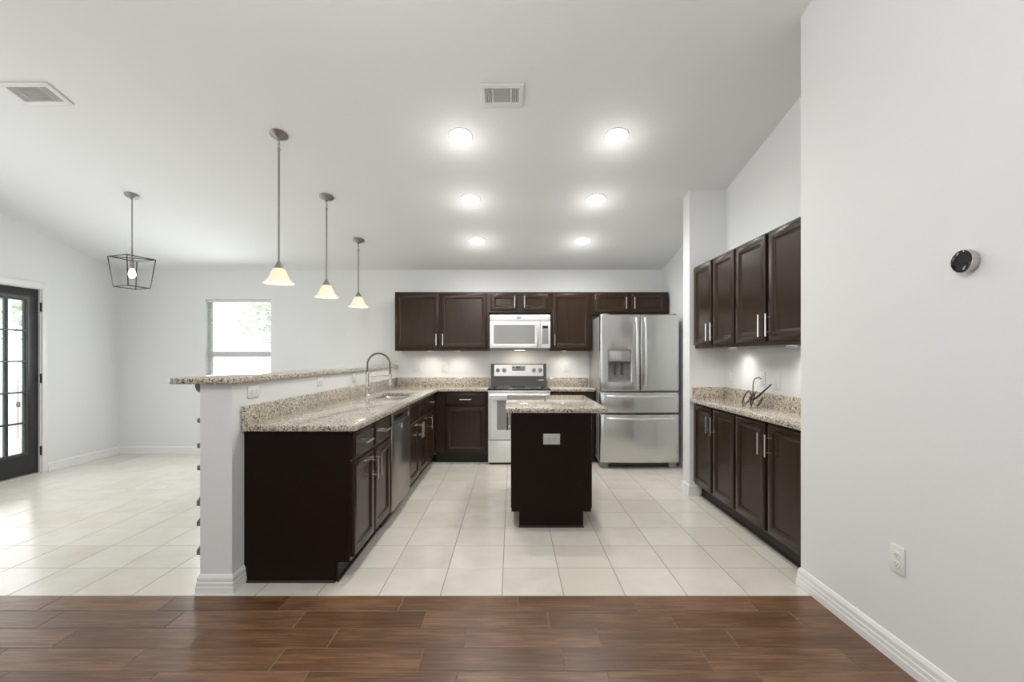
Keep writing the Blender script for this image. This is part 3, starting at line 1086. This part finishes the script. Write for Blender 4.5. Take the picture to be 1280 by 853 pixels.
obj('handle', bm, M_steel_l, od)
bm = new()
box(bm, 0.006, -0.010, 0.03, RW - 0.006, 0.028, 0.295, 0.005)
obj('storage_drawer', bm, M_wenamel, rg)
bm = new()
box(bm, 0.02, 0.04, 0, RW - 0.02, 0.55, 0.03)
obj('plinth', bm, M_rubber, rg)
# backguard
bm = new()
prism(bm, [(0.52, 0.9), (0.53, 0.965), (0.54, 1.205), (0.595, 1.205), (0.595, 0.9)], 'x', 0.012, RW - 0.012)
bgd = obj('backguard', bm, M_dplast, rg)
def on_guard(z):
    return 0.53 + (z - 0.965) * 0.01 / 0.24
bm = new()
prism(bm, [(on_guard(1.045) - 0.006, 1.045), (on_guard(1.195) - 0.006, 1.195), (on_guard(1.195) + 0.004, 1.195), (on_guard(1.045) + 0.004, 1.045)], 'x', 0.055, RW - 0.05)
obj('control_panel', bm, M_steel_l, bgd)
bm = new()
box(bm, RW / 2 - 0.087, 0.521, 1.115, RW / 2 + 0.087, 0.533, 1.183, 0.003)
dp = obj('display', bm, M_gplast, bgd)
for (bx0, bx1, bz0, bz1) in ((-0.035, 0.03, 1.145, 1.172), (-0.075, -0.05, 1.15, 1.165), (0.045, 0.075, 1.15, 1.165), (-0.06, 0.06, 1.125, 1.135)):
    bm = new()
    box(bm, RW / 2 + bx0, 0.5195, bz0, RW / 2 + bx1, 0.5215, bz1)
    obj('display_key', bm, M_dplast, dp)
for kx in (0.105, 0.19, RW - 0.175, RW - 0.09):
    bm = new()
    lathe(bm, [(0, -0.030), (0.018, -0.030), (0.022, -0.026), (0.025, -0.004), (0.028, 0), (0, 0)], 24, (kx, 0.529, 1.122), 'y')
    box(bm, kx - 0.004, 0.494, 1.102, kx + 0.004, 0.502, 1.142, 0.001)
    obj('knob', bm, M_gplast, bgd)
bm = new()
box(bm, RW - 0.115, 0.523, 0.985, RW - 0.045, 0.531, 0.998, 0.001)
obj('badge', bm, M_steel_l, bgd)

# ------------------------------------------------------------------ microwave
MX0, MX1, MZ0, MZ1 = -0.277, 0.476, 1.405, 1.822
mw = thing('microwave', 'white over-the-range microwave mounted under the short wall cabinet', 'microwave', (MX0, 5.675, MZ0))
MW, MH = MX1 - MX0, MZ1 - MZ0
bm = new()
box(bm, 0, 0.0, 0.0, MW, 0.40, MH, 0.004)
obj('body', bm, M_wenamel, mw)
bm = new()
box(bm, 0, -0.028, MH - 0.075, MW, 0.0, MH, 0.006)
vg = obj('vent_grille', bm, M_wenamel, mw)
bm = new()
lathe(bm, [(0, -0.0300), (0.016, -0.0300), (0.016, -0.0275), (0, -0.0275)], 24, (0, 0, 0), 'y')
bm.transform(Matrix.Translation((0.36, 0, MH - 0.038)) @ Matrix.Diagonal((2.0, 1, 0.8, 1)))
obj('badge', bm, M_gplast, vg)
bm = new()
grid_slab(bm, [0.0, 0.052, 0.560, 0.630], [0.004, 0.055, 0.285, MH - 0.079], lambda i, j: not (i == 1 and j == 1), -0.030, -0.001, 'y', 0.005, 2)
md = obj('door', bm, M_wenamel, mw)
bm = new()
box(bm, 0.0525, -0.024, 0.0555, 0.5595, -0.014, 0.2845)
obj('window', bm, M_gglass, md)
bm = new()
tube(bm, [(0.597, -0.034, 0.025), (0.597, -0.058, 0.05), (0.597, -0.064, 0.17), (0.597, -0.058, 0.29), (0.597, -0.034, 0.315)], 0.013, 12)
obj('handle', bm, M_steel_l, md)
bm = new()
box(bm, 0.633, -0.028, 0.004, MW, -0.001, MH - 0.079, 0.005)
cpn = obj('control_panel', bm, M_wenamel, mw)
bm = new()
box(bm, 0.650, -0.0295, 0.055, 0.728, -0.027, 0.285, 0.002)
kp = obj('keypad', bm, M_gglass, cpn)
bm = new()
for r_ in range(6):
    for q in range(3):
        box(bm, 0.657 + q * 0.0225, -0.0303, 0.066 + r_ * 0.029, 0.674 + q * 0.0225, -0.0297, 0.085 + r_ * 0.029)
kk = obj('keys', bm, M_gplast, kp)
bm = new()
box(bm, 0.657, -0.0303, 0.25, 0.721, -0.0297, 0.276)
obj('clock_display', bm, M_bglass, kp)
bm = new()
box(bm, 0.02, 0.02, -0.022, MW - 0.02, 0.38, -0.0005, 0.004)
un = obj('underside_hood', bm, M_gplast, mw)
bm = new()
box(bm, 0.31, 0.10, -0.0255, 0.44, 0.17, -0.0225, 0.001)
obj('cooktop_lamp', bm, M_mwlamp, un)
sp_ = area('microwave_cooktop_light', (MX0 + 0.375, 5.675 + 0.135, MZ0 - 0.03), (0, 0.12, -1), 0.12, 0.06, P_HOOD, (1.0, 0.88, 0.72))

# ------------------------------------------------------------------ refrigerator
fr = thing('refrigerator', 'stainless french-door refrigerator with ice dispenser and two freezer drawers', 'refrigerator', (1.022, 5.27, 0))
FW = 0.913
bm = new()
box(bm, 0.004, 0.075, 0.065, FW - 0.004, 0.76, 1.772, 0.004)
obj('body', bm, M_fside, fr)
cxm = FW / 2
BOW = 0.022
def bulge(bm, x0, x1, amt, ymax=0.03):
    for v in bm.verts:
        if v.co.y < ymax:
            t = (v.co.x - x0) / (x1 - x0) * 2 - 1
            v.co.y -= amt * (1 - t * t)
bm = new()
dx0, dx1, dz0, dz1, dz2 = 0.092, 0.350, 1.018, 1.245, 1.380
ul = [0.0, 0.03, 0.06, dx0, 0.144, 0.195, 0.247, 0.298, dx1, 0.38, 0.415, cxm - 0.004]
grid_slab(bm, ul, [0.906, dz0, dz2, 1.788], lambda i, j: not (3 <= i <= 7 and j == 1), 0.0, 0.068, 'y', 0.010, 3)
bulge(bm, -0.02, FW + 0.02, BOW)
fd = obj('door', bm, M_steel, fr)
# dispenser
bm = new()
box(bm, dx0 + 0.002, -0.006, dz1, dx1 - 0.002, 0.04, dz2 - 0.002, 0.004)
dpn = obj('dispenser_panel', bm, M_gplast, fd)
bm = new()
box(bm, dx0 + 0.03, -0.0075, dz1 + 0.02, dx0 + 0.15, -0.0055, dz2 - 0.02, 0.001)
obj('dispenser_display', bm, mat('dispenser_grey', (0.42, 0.42, 0.42), 0.25), fd)
bm = new()
for q in ((dx0, 0.064, dz0, dx1, 0.067, dz1), (dx0, 0.004, dz0, dx0 + 0.006, 0.064, dz1), (dx1 - 0.006, 0.004, dz0, dx1, 0.064, dz1), (dx0, -0.016, dz0 - 0.004, dx1, 0.064, dz0 + 0.012)):
    box(bm, *q)
obj('dispenser_recess', bm, mat('recess_grey', (0.24, 0.24, 0.235), 0.35), fd)
for px_ in (0.075, 0.155):
    bm = new()
    prism(bm, [(0.03, dz1 - 0.02), (0.045, dz1 - 0.02), (0.055, dz1 - 0.15), (0.04, dz1 - 0.155)], 'x', dx0 + px_, dx0 + px_ + 0.028)
    obj('dispenser_paddle', bm, M_dplast, fd)
bm = new()
box(bm, dx0 + 0.035, 0.02, dz1 - 0.005, dx1 - 0.035, 0.06, dz1, 0.001)
obj('dispenser_nozzle', bm, M_dplast, fd)
bm = new()
grid_slab(bm, [cxm + 0.004 + (cxm - 0.004) * k / 10 for k in range(11)], [0.906, 1.788], lambda i, j: True, 0.0, 0.068, 'y', 0.010, 3)
bulge(bm, -0.02, FW + 0.02, BOW)
fd2 = obj('door', bm, M_steel, fr)
def bow_v(parent, x, z0, z1):
    bm = new()
    n = 14
    pts = []
    for k in range(n + 1):
        t = k / n
        pts.append((x, -0.045 - 0.036 * math.sin(PI * t) ** 0.6, z0 + (z1 - z0) * t))
    tube(bm, [(x, 0.002, z0 + 0.012)] + pts + [(x, 0.002, z1 - 0.012)], 0.0125, 12)
    obj('handle', bm, M_steel_l, parent)
bow_v(fd, cxm - 0.05, 0.955, 1.745)
bow_v(fd2, cxm + 0.05, 0.955, 1.745)
for (z0_, z1_, hz_) in ((0.652, 0.888, 0.845), (0.075, 0.632, 0.590)):
    bm = new()
    grid_slab(bm, [FW * k / 20 for k in range(21)], [z0_, z1_], lambda i, j: True, 0.0, 0.068, 'y', 0.010, 3)
    bulge(bm, -0.02, FW + 0.02, BOW)
    fdr = obj('freezer_drawer', bm, M_steel, fr)
    bm = new()
    n = 14
    pts = [(0.075 + (FW - 0.15) * k / n, -0.036 - 0.036 * math.sin(PI * k / n) ** 0.6, hz_) for k in range(n + 1)]
    tube(bm, [(0.087, 0.002, hz_)] + pts + [(FW - 0.087, 0.002, hz_)], 0.0135, 12)
    obj('handle', bm, M_steel_l, fdr)
bm = new()
box(bm, 0.03, 0.10, 0.02, FW - 0.03, 0.13, 0.075)
obj('toe_grille', bm, M_dplast, fr)
for s in (0.015, FW - 0.105):
    bm = new()
    box(bm, s, 0.045, 0.0, s + 0.09, 0.13, 0.072, 0.006)
    obj('foot', bm, M_gplast, fr)
for s in (0.02, FW - 0.10):
    bm = new()
    box(bm, s, 0.03, 1.7885, s + 0.08, 0.16, 1.802, 0.004)
    obj('hinge_cover', bm, M_gplast, fr)

# ------------------------------------------------------------------ outlets and switches
def outlet(loc, rz, label, kind='duplex', horizontal=False, m=M_plast, w=0.072, h=0.117, group='wall plates'):
    """front looks to -y before rotation"""
    o = thing('outlet' if kind == 'duplex' else 'light_switch', label, 'outlet' if kind == 'duplex' else 'switch', loc, rz, group)
    if horizontal:
        w, h = h, w
    bm = new()
    box(bm, -w / 2, -0.006, -h / 2, w / 2, 0, h / 2, 0.003, 2)
    obj('plate', bm, m, o)
    if kind == 'duplex':
        for s in (-1, 1):
            bm = new()
            lathe(bm, [(0, -0.0085), (0.0155, -0.0085), (0.0165, -0.0065), (0.0165, -0.005), (0, -0.005)], 24, (0, 0, 0), 'y')
            cx_, cz_ = (s * 0.0195, 0) if horizontal else (0, s * 0.0195)
            bm.transform(Matrix.Translation((cx_, 0, cz_)))
            so = obj('socket', bm, m, o)
            bm = new()
            for q in (-0.006, 0.006):
                if horizontal:
                    box(bm, cx_ - 0.004, -0.0089, q - 0.001, cx_ + 0.004, -0.0086, q + 0.001)
                else:
                    box(bm, q - 0.001, -0.0089, cz_ - 0.002, q + 0.001, -0.0086, cz_ + 0.006)
            box(bm, cx_ - 0.002, -0.0089, cz_ - 0.010, cx_ + 0.002, -0.0086, cz_ - 0.006)
            obj('slots', bm, M_slot, so)
    else:
        n = 2 if w > 0.1 else 1
        for k in range(n):
            cx_ = (k - (n - 1) / 2) * 0.046
            bm = new()
            box(bm, cx_ - 0.0165, -0.0095, -0.033, cx_ + 0.0165, -0.005, 0.033, 0.002)
            obj('rocker', bm, m, o)
    return o
outlet((KX1 + 0.0005, 2.722, 1.098), RZ, 'white outlet plate on the low wall under the bar, nearest the wall end', horizontal=True)
outlet((KX1 + 0.0005, 3.67, 1.108), RZ, 'white outlet plate on the low wall, halfway along the peninsula splash', horizontal=True, h=0.11)
outlet((KX1 + 0.0005, 4.45, 1.10), RZ, 'white switch plate on the low wall just before the faucet', 'rocker', h=0.10)
outlet((KX1 + 0.0005, 5.08, 1.098), RZ, 'white outlet plate on the low wall seen through the faucet arch', horizontal=True)
outlet((-1.256, YB - 0.0005, 1.158), 0, 'wide white switch plate on the back wall, well left of the range', 'rocker', w=0.118)
outlet((-0.90, YB - 0.0005, 1.158), 0, 'white outlet plate on the back wall, just left of the range', w=0.082, h=0.125)
outlet((0.72, YB - 0.0005, 1.158), 0, 'white outlet plate on the back wall between the range and the refrigerator', w=0.076, h=0.125)
M_gplate = mat('grey_plate', (0.50, 0.50, 0.48), 0.4)
outlet((0.303, 3.4795, 0.675), 0, 'grey horizontal outlet plate on the dark island end panel', horizontal=True, m=M_gplate, h=0.128, w=0.082)
outlet((XA - 0.0005, 4.17, 1.13), -RZ, 'white switch plate in the alcove corner beside the stub wall', 'rocker', m=M_plast)
outlet((XA - 0.0005, 3.637, 1.125), -RZ, 'white switch plate on the alcove wall directly behind the cable coil', 'rocker')
outlet((XA - 0.0005, 3.44, 1.115), -RZ, 'white switch plate on the alcove wall closest to the near right wall', 'rocker')
outlet((XR - 0.0005, 1.944, 0.441), -RZ, 'white duplex outlet low on the near right wall above the baseboard', 'duplex')

# round thermostat
th = thing('thermostat', 'round steel thermostat with dark glass face on the near right wall', 'thermostat', (XR - 0.0005, 1.640, 1.653), -RZ)
bm = new()
lathe(bm, [(0, 0), (0.038, 0), (0.038, -0.006), (0.0415, -0.010), (0.0415, -0.027), (0.0410, -0.030), (0.0395, -0.0305), (0.0395, -0.026), (0, -0.026)], 48, (0, 0, 0), 'y')
obj('ring', bm, mat('satin_steel', (0.50, 0.49, 0.48), 0.3, 1.0), th)
bm = new()
lathe(bm, [(0, -0.0325), (0.020, -0.0325), (0.0350, -0.0322), (0.0393, -0.0308), (0.0393, -0.0275), (0, -0.0275)], 48, (0, 0, 0), 'y')
obj('face', bm, M_bglass, th)

# ------------------------------------------------------------------ cable coil on the alcove counter
cb = thing('cable_coil', 'tangled coil of thin black cable with two upright ends on the alcove counter', 'cable', (1.90, 3.58, CZ1))
bm = new()
pts = []
for k in range(150):
    t = k / 149
    a = 2 * PI * 4.6 * t
    r = 0.070 + 0.016 * math.sin(5.3 * a * 0.31)
    pts.append((-0.02 + r * 0.6 * math.cos(a) + 0.035 * math.sin(a * 0.5), r * math.cos(a + 0.5) * 0.75 + 0.04 * t, 0.060 + 0.72 * r * math.sin(a + 0.2)))
for i, p in enumerate(pts):
    pts[i] = (p[0], p[1], max(p[2], 0.0038))
tube(bm, pts, 0.0032, 7)
obj('coil', bm, M_iron, cb)
bm = new()
tube(bm, [(0.0, -0.02, 0.004), (-0.01, 0.0, 0.05), (-0.005, 0.0, 0.12), (-0.002, 0.0, 0.19), (0.008, -0.006, 0.218), (0.03, -0.02, 0.228), (0.045, -0.03, 0.215)], 0.005, 8)
obj('upright_cable', bm, M_pewter, cb)
bm = new()
tube(bm, [(-0.005, 0.0, 0.05), (0.012, -0.06, 0.09), (0.03, -0.16, 0.165), (0.034, -0.185, 0.183)], [0.008, 0.008, 0.005, 0.005], 8)
obj('plug_cable', bm, M_iron, cb)
bm = new()
pts = [(0.02 + 0.028 * math.cos(2 * PI * k / 30), -0.06 + 0.05 * math.cos(2 * PI * k / 30 + 0.8), 0.040 + 0.036 * math.sin(2 * PI * k / 30)) for k in range(30)]
tube(bm, pts, 0.004, 7, closed=True)
obj('loop', bm, M_iron, cb)

# ------------------------------------------------------------------ ceiling lights
n_can = ['nearest left', 'nearest right', 'middle left', 'middle right', 'far left', 'far right']
M_canrim = mat('downlight_rim', (0.85, 0.85, 0.84), 0.4)
first = None
k = 0
for yy in (3.556, 4.42, 5.264):
    for xx in (-0.403, 0.817):
        loc = (xx, yy, CEIL(yy) - 0.0015)
        lab = 'round recessed ceiling light over the kitchen, %s of the six' % n_can[k]
        if first is None:
            first = thing('downlight', lab, 'ceiling light', loc, 0, 'recessed ceiling lights', rot=(-TILT, 0, 0))
            bm = new()
            lathe(bm, [(0.085, 0.001), (0.097, 0.001), (0.097, -0.002), (0.092, -0.005), (0.086, -0.005), (0.085, 0.0)], 40)
            obj('rim', bm, M_canrim, first)
            bm = new()
            lathe(bm, [(0, -0.0075), (0.06, -0.007), (0.0855, -0.0045), (0.0855, 0.001), (0, 0.001)], 40)
            obj('lens', bm, M_can, first)
        else:
            dup(first, loc, lab)
        d = bpy.data.lights.new('downlight_beam', 'SPOT')
        d.energy = P_CAN
        d.spot_size = math.radians(164)
        d.spot_blend = 0.75
        d.shadow_soft_size = 0.07
        d.color = (1.0, 0.985, 0.955)
        lo = bpy.data.objects.new('downlight_beam', d)
        lo.location = (xx, yy, CEIL(yy) - 0.03)
        COL.objects.link(lo)
        lamp('downlight_fill', (xx, yy, CEIL(yy) - 0.20), 1.4, 0.05)  # extra fill hung below each recessed light, adds a halo on the ceiling
        k += 1

# pendants over the bar
n_p = ['nearest and highest in view', 'middle', 'farthest']
first = None
for k, (xx, yy) in enumerate(((-1.812, 3.538), (-1.785, 4.381), (-1.77, 5.245))):
    top = CEIL(yy)
    zb = 1.876
    lab = 'pewter pendant with frosted amber bell shade, %s of three' % n_p[k]
    p = thing('pendant_light', lab, 'pendant light', (xx, yy, top - 0.001), 0, 'pendants over the bar')
    bm = new()
    lathe(bm, [(0, 0), (0.066, 0), (0.067, -0.006), (0.060, -0.012), (0.030, -0.030), (0.014, -0.042), (0.010, -0.052), (0, -0.052)], 32)
    bm.transform(Matrix.Rotation(-TILT, 4, 'X') @ Matrix.Translation((0, 0, 0.0)))
    obj('canopy', bm, M_pewter, p)
    bm = new()
    zc = -0.045
    for q in range(3):
        a_ = q % 2
        c_ = zc - 0.017 - q * 0.024
        pts = []
        for t in range(16):
            an = 2 * PI * t / 16
            u_, z_ = 0.008 * math.cos(an), 0.017 * math.sin(an)
            pts.append((u_ if a_ else 0, 0 if a_ else u_, c_ + z_))
        tube(bm, pts, 0.0022, 6, closed=True)
    obj('chain_link', bm, M_pewter, p)
    bm = new()
    zr = -0.108
    tube(bm, [(0, 0, zr), (0, 0, zb + 0.165 - top)], 0.0075, 10)
    lathe(bm, [(0, zr + 0.004), (0.010, zr), (0.010, zr - 0.02), (0.0075, zr - 0.024)], 12)
    obj('rod', bm, M_pewter, p)
    o_ = zb - top
    bm = new()
    lathe(bm, [(0, o_ + 0.172), (0.012, o_ + 0.170), (0.018, o_ + 0.155), (0.032, o_ + 0.128), (0.036, o_ + 0.118), (0.030, o_ + 0.116), (0, o_ + 0.116)], 24)
    obj('socket_cap', bm, M_pewter, p)
    bm = new()
    pr = [(0.030, 0.119), (0.044, 0.108), (0.056, 0.086), (0.066, 0.058), (0.078, 0.034), (0.096, 0.014), (0.109, 0.004), (0.111, 0.0)]
    lathe(bm, [(r, o_ + z) for r, z in pr] + [(r - 0.004, o_ + z) for r, z in pr[::-1]], 40)
    obj('shade', bm, M_shade, p)
    bm = new()
    lathe(bm, [(0, o_ + 0.025), (0.018, o_ + 0.030), (0.028, o_ + 0.05), (0.024, o_ + 0.075), (0.013, o_ + 0.095), (0.013, o_ + 0.115), (0, o_ + 0.115)], 20)
    obj('bulb', bm, emis('warm_bulb_glow', (1.0, 0.85, 0.6), 6) if k == 0 else MATS['warm_bulb_glow'], p)
    lamp('pendant_glow', (xx, yy, zb + 0.012), P_PEND, 0.03, (1.0, 0.88, 0.70))

# lantern over the dining area
lx, ly = -3.635, 4.354
top = CEIL(ly)
lt = thing('lantern_pendant', 'open dark metal cage lantern pendant hanging over the dining area', 'pendant light', (lx, ly, top - 0.001))
bm = new()
lathe(bm, [(0, 0), (0.060, 0), (0.061, -0.008), (0.050, -0.016), (0.022, -0.028), (0.012, -0.040), (0, -0.042)], 32)
bm.transform(Matrix.Rotation(-TILT, 4, 'X'))
obj('canopy', bm, M_pewter, lt)
zt, zb = 2.248 - top, 1.968 - top
bm = new()
tube(bm, [(0, 0, -0.035), (0, 0, zt + 0.10)], 0.005, 8)
obj('rod', bm, M_pewter, lt)
bm = new()
a0 = math.radians(28)
def cyc(r, z, k):
    a = a0 + k * PI / 2
    return Vector((r * math.cos(a), r * math.sin(a), z))
rt, rb = 0.180, 0.138
def bar_sq(bm, p, q, r=0.0045):
    tube(bm, [p, q], r, 4)
for k in range(4):
    bar_sq(bm, cyc(rt, zt, k), cyc(rt, zt, k + 1))
    bar_sq(bm, cyc(rb, zb, k), cyc(rb, zb, k + 1))
    bar_sq(bm, cyc(rt, zt, k), cyc(rb, zb, k))
bar_sq(bm, cyc(rt, zt, 0), cyc(rt, zt, 2))
bar_sq(bm, cyc(rt, zt, 1), cyc(rt, zt, 3))
obj('cage', bm, M_iron, lt)
bm = new()
lathe(bm, [(0, zt + 0.1), (0.007, zt + 0.1), (0.007, zt - 0.02), (0.016, zt - 0.03), (0.017, zt - 0.10), (0, zt - 0.10)], 16)
obj('socket', bm, M_pewter, lt)
bm = new()
lathe(bm, [(0, zt - 0.195), (0.016, zt - 0.190), (0.028, zt - 0.170), (0.030, zt - 0.150), (0.022, zt - 0.125), (0.014, zt - 0.105), (0.014, zt - 0.099), (0, zt - 0.099)], 20)
obj('bulb', bm, M_bulb, lt)
lamp('lantern_glow', (lx, ly, 2.03), P_LANT, 0.035)

# under-cabinet pucks
pk = [((-1.06, 5.90, UZ0), 'round puck light under the wide two-door wall cabinet, farther from the microwave'),
      ((-0.70, 5.90, UZ0), 'round puck light under the wide two-door wall cabinet, closer to the microwave'),
      ((0.68, 5.90, UZ0), 'small round puck light under the single-door wall cabinet beside the microwave'),
      ((1.875, 3.86, 1.38), 'small round puck light under the alcove wall cabinet beside the stub wall'),
      ((1.875, 3.05, 1.38), 'small round puck light under the alcove wall cabinet nearest the living room')]
first = None
for loc, lab in pk:
    loc = (loc[0], loc[1], loc[2] - 0.0005)
    if first is None:
        first = thing('puck_light', lab, 'cabinet light', loc, 0, 'lights under the wall cabinets')
        bm = new()
        lathe(bm, [(0.028, 0), (0.036, 0), (0.036, -0.008), (0.032, -0.011), (0.028, -0.010)], 28)
        obj('rim', bm, M_canrim, first)
        bm = new()
        lathe(bm, [(0, -0.009), (0.0282, -0.009), (0.0282, -0.001), (0, -0.001)], 28)
        obj('lens', bm, M_puck, first)
    else:
        dup(first, loc, lab)
    d = bpy.data.lights.new('puck_beam', 'SPOT')
    d.energy = P_PUCK
    d.spot_size = math.radians(165)
    d.spot_blend = 1.0
    d.shadow_soft_size = 0.03
    d.color = (1.0, 0.93, 0.85)
    lo = bpy.data.objects.new('puck_beam', d)
    lo.location = (loc[0], loc[1], loc[2] - 0.02)
    COL.objects.link(lo)

# ceiling registers
def register(loc, label, w, d, style):
    v = thing('ceiling_vent', label, 'vent', loc, 0, 'ceiling vents', rot=(-TILT, 0, 0))
    hw_, hd_ = w / 2, d / 2
    bm = new()
    grid_slab(bm, [-hw_, -hw_ + 0.035, hw_ - 0.035, hw_], [-hd_, -hd_ + 0.035, hd_ - 0.035, hd_], lambda i, j: not (i == 1 and j == 1), -0.010, 0.0, 'z', 0.003, 2)
    obj('frame', bm, M_plast, v)
    bm = new()
    box(bm, -hw_ + 0.034, -hd_ + 0.034, -0.0015, hw_ - 0.034, hd_ - 0.034, -0.0005)
    obj('backing', bm, M_vent_d, v)
    iw, idp = hw_ - 0.035, hd_ - 0.035
    bm = new()
    n = 5
    for s in (-1, 1):
        for q in range(4):
            x = s * (iw - 0.008 - q * 0.013)
            prism(bm, [(x - 0.004, -0.0085), (x - 0.002, -0.0085), (x + 0.004, -0.002), (x + 0.002, -0.002)], 'y', -idp, idp)
    for q in range(13):
        y = -idp + 0.006 + (2 * idp - 0.012) * q / 12
        prism(bm, [(y - 0.0065, -0.0085), (y - 0.0045, -0.0085), (y + 0.0065, -0.002), (y + 0.0045, -0.002)], 'x', -iw + 0.056, iw - 0.056)
    box(bm, -iw + 0.050, -idp, -0.009, -iw + 0.056, idp, -0.0015)
    box(bm, iw - 0.056, -idp, -0.009, iw - 0.050, idp, -0.0015)
    obj('slats', bm, M_plast if style else M_vent_s, v)
    bm = new()
    box(bm, -iw + 0.056, -idp, -0.0035, iw - 0.056, idp, -0.0018)
    obj('damper', bm, M_plast if style else M_vent_s, v)
register((-0.069, 3.152, CEIL(3.152) - 0.0015), 'white louvred ceiling register above the kitchen, in front of the recessed lights', 0.30, 0.20, True)
register((-3.285, 3.14, CEIL(3.14) - 0.0015), 'white louvred ceiling register above the dining side, with grey louvres', 0.345, 0.20, False)
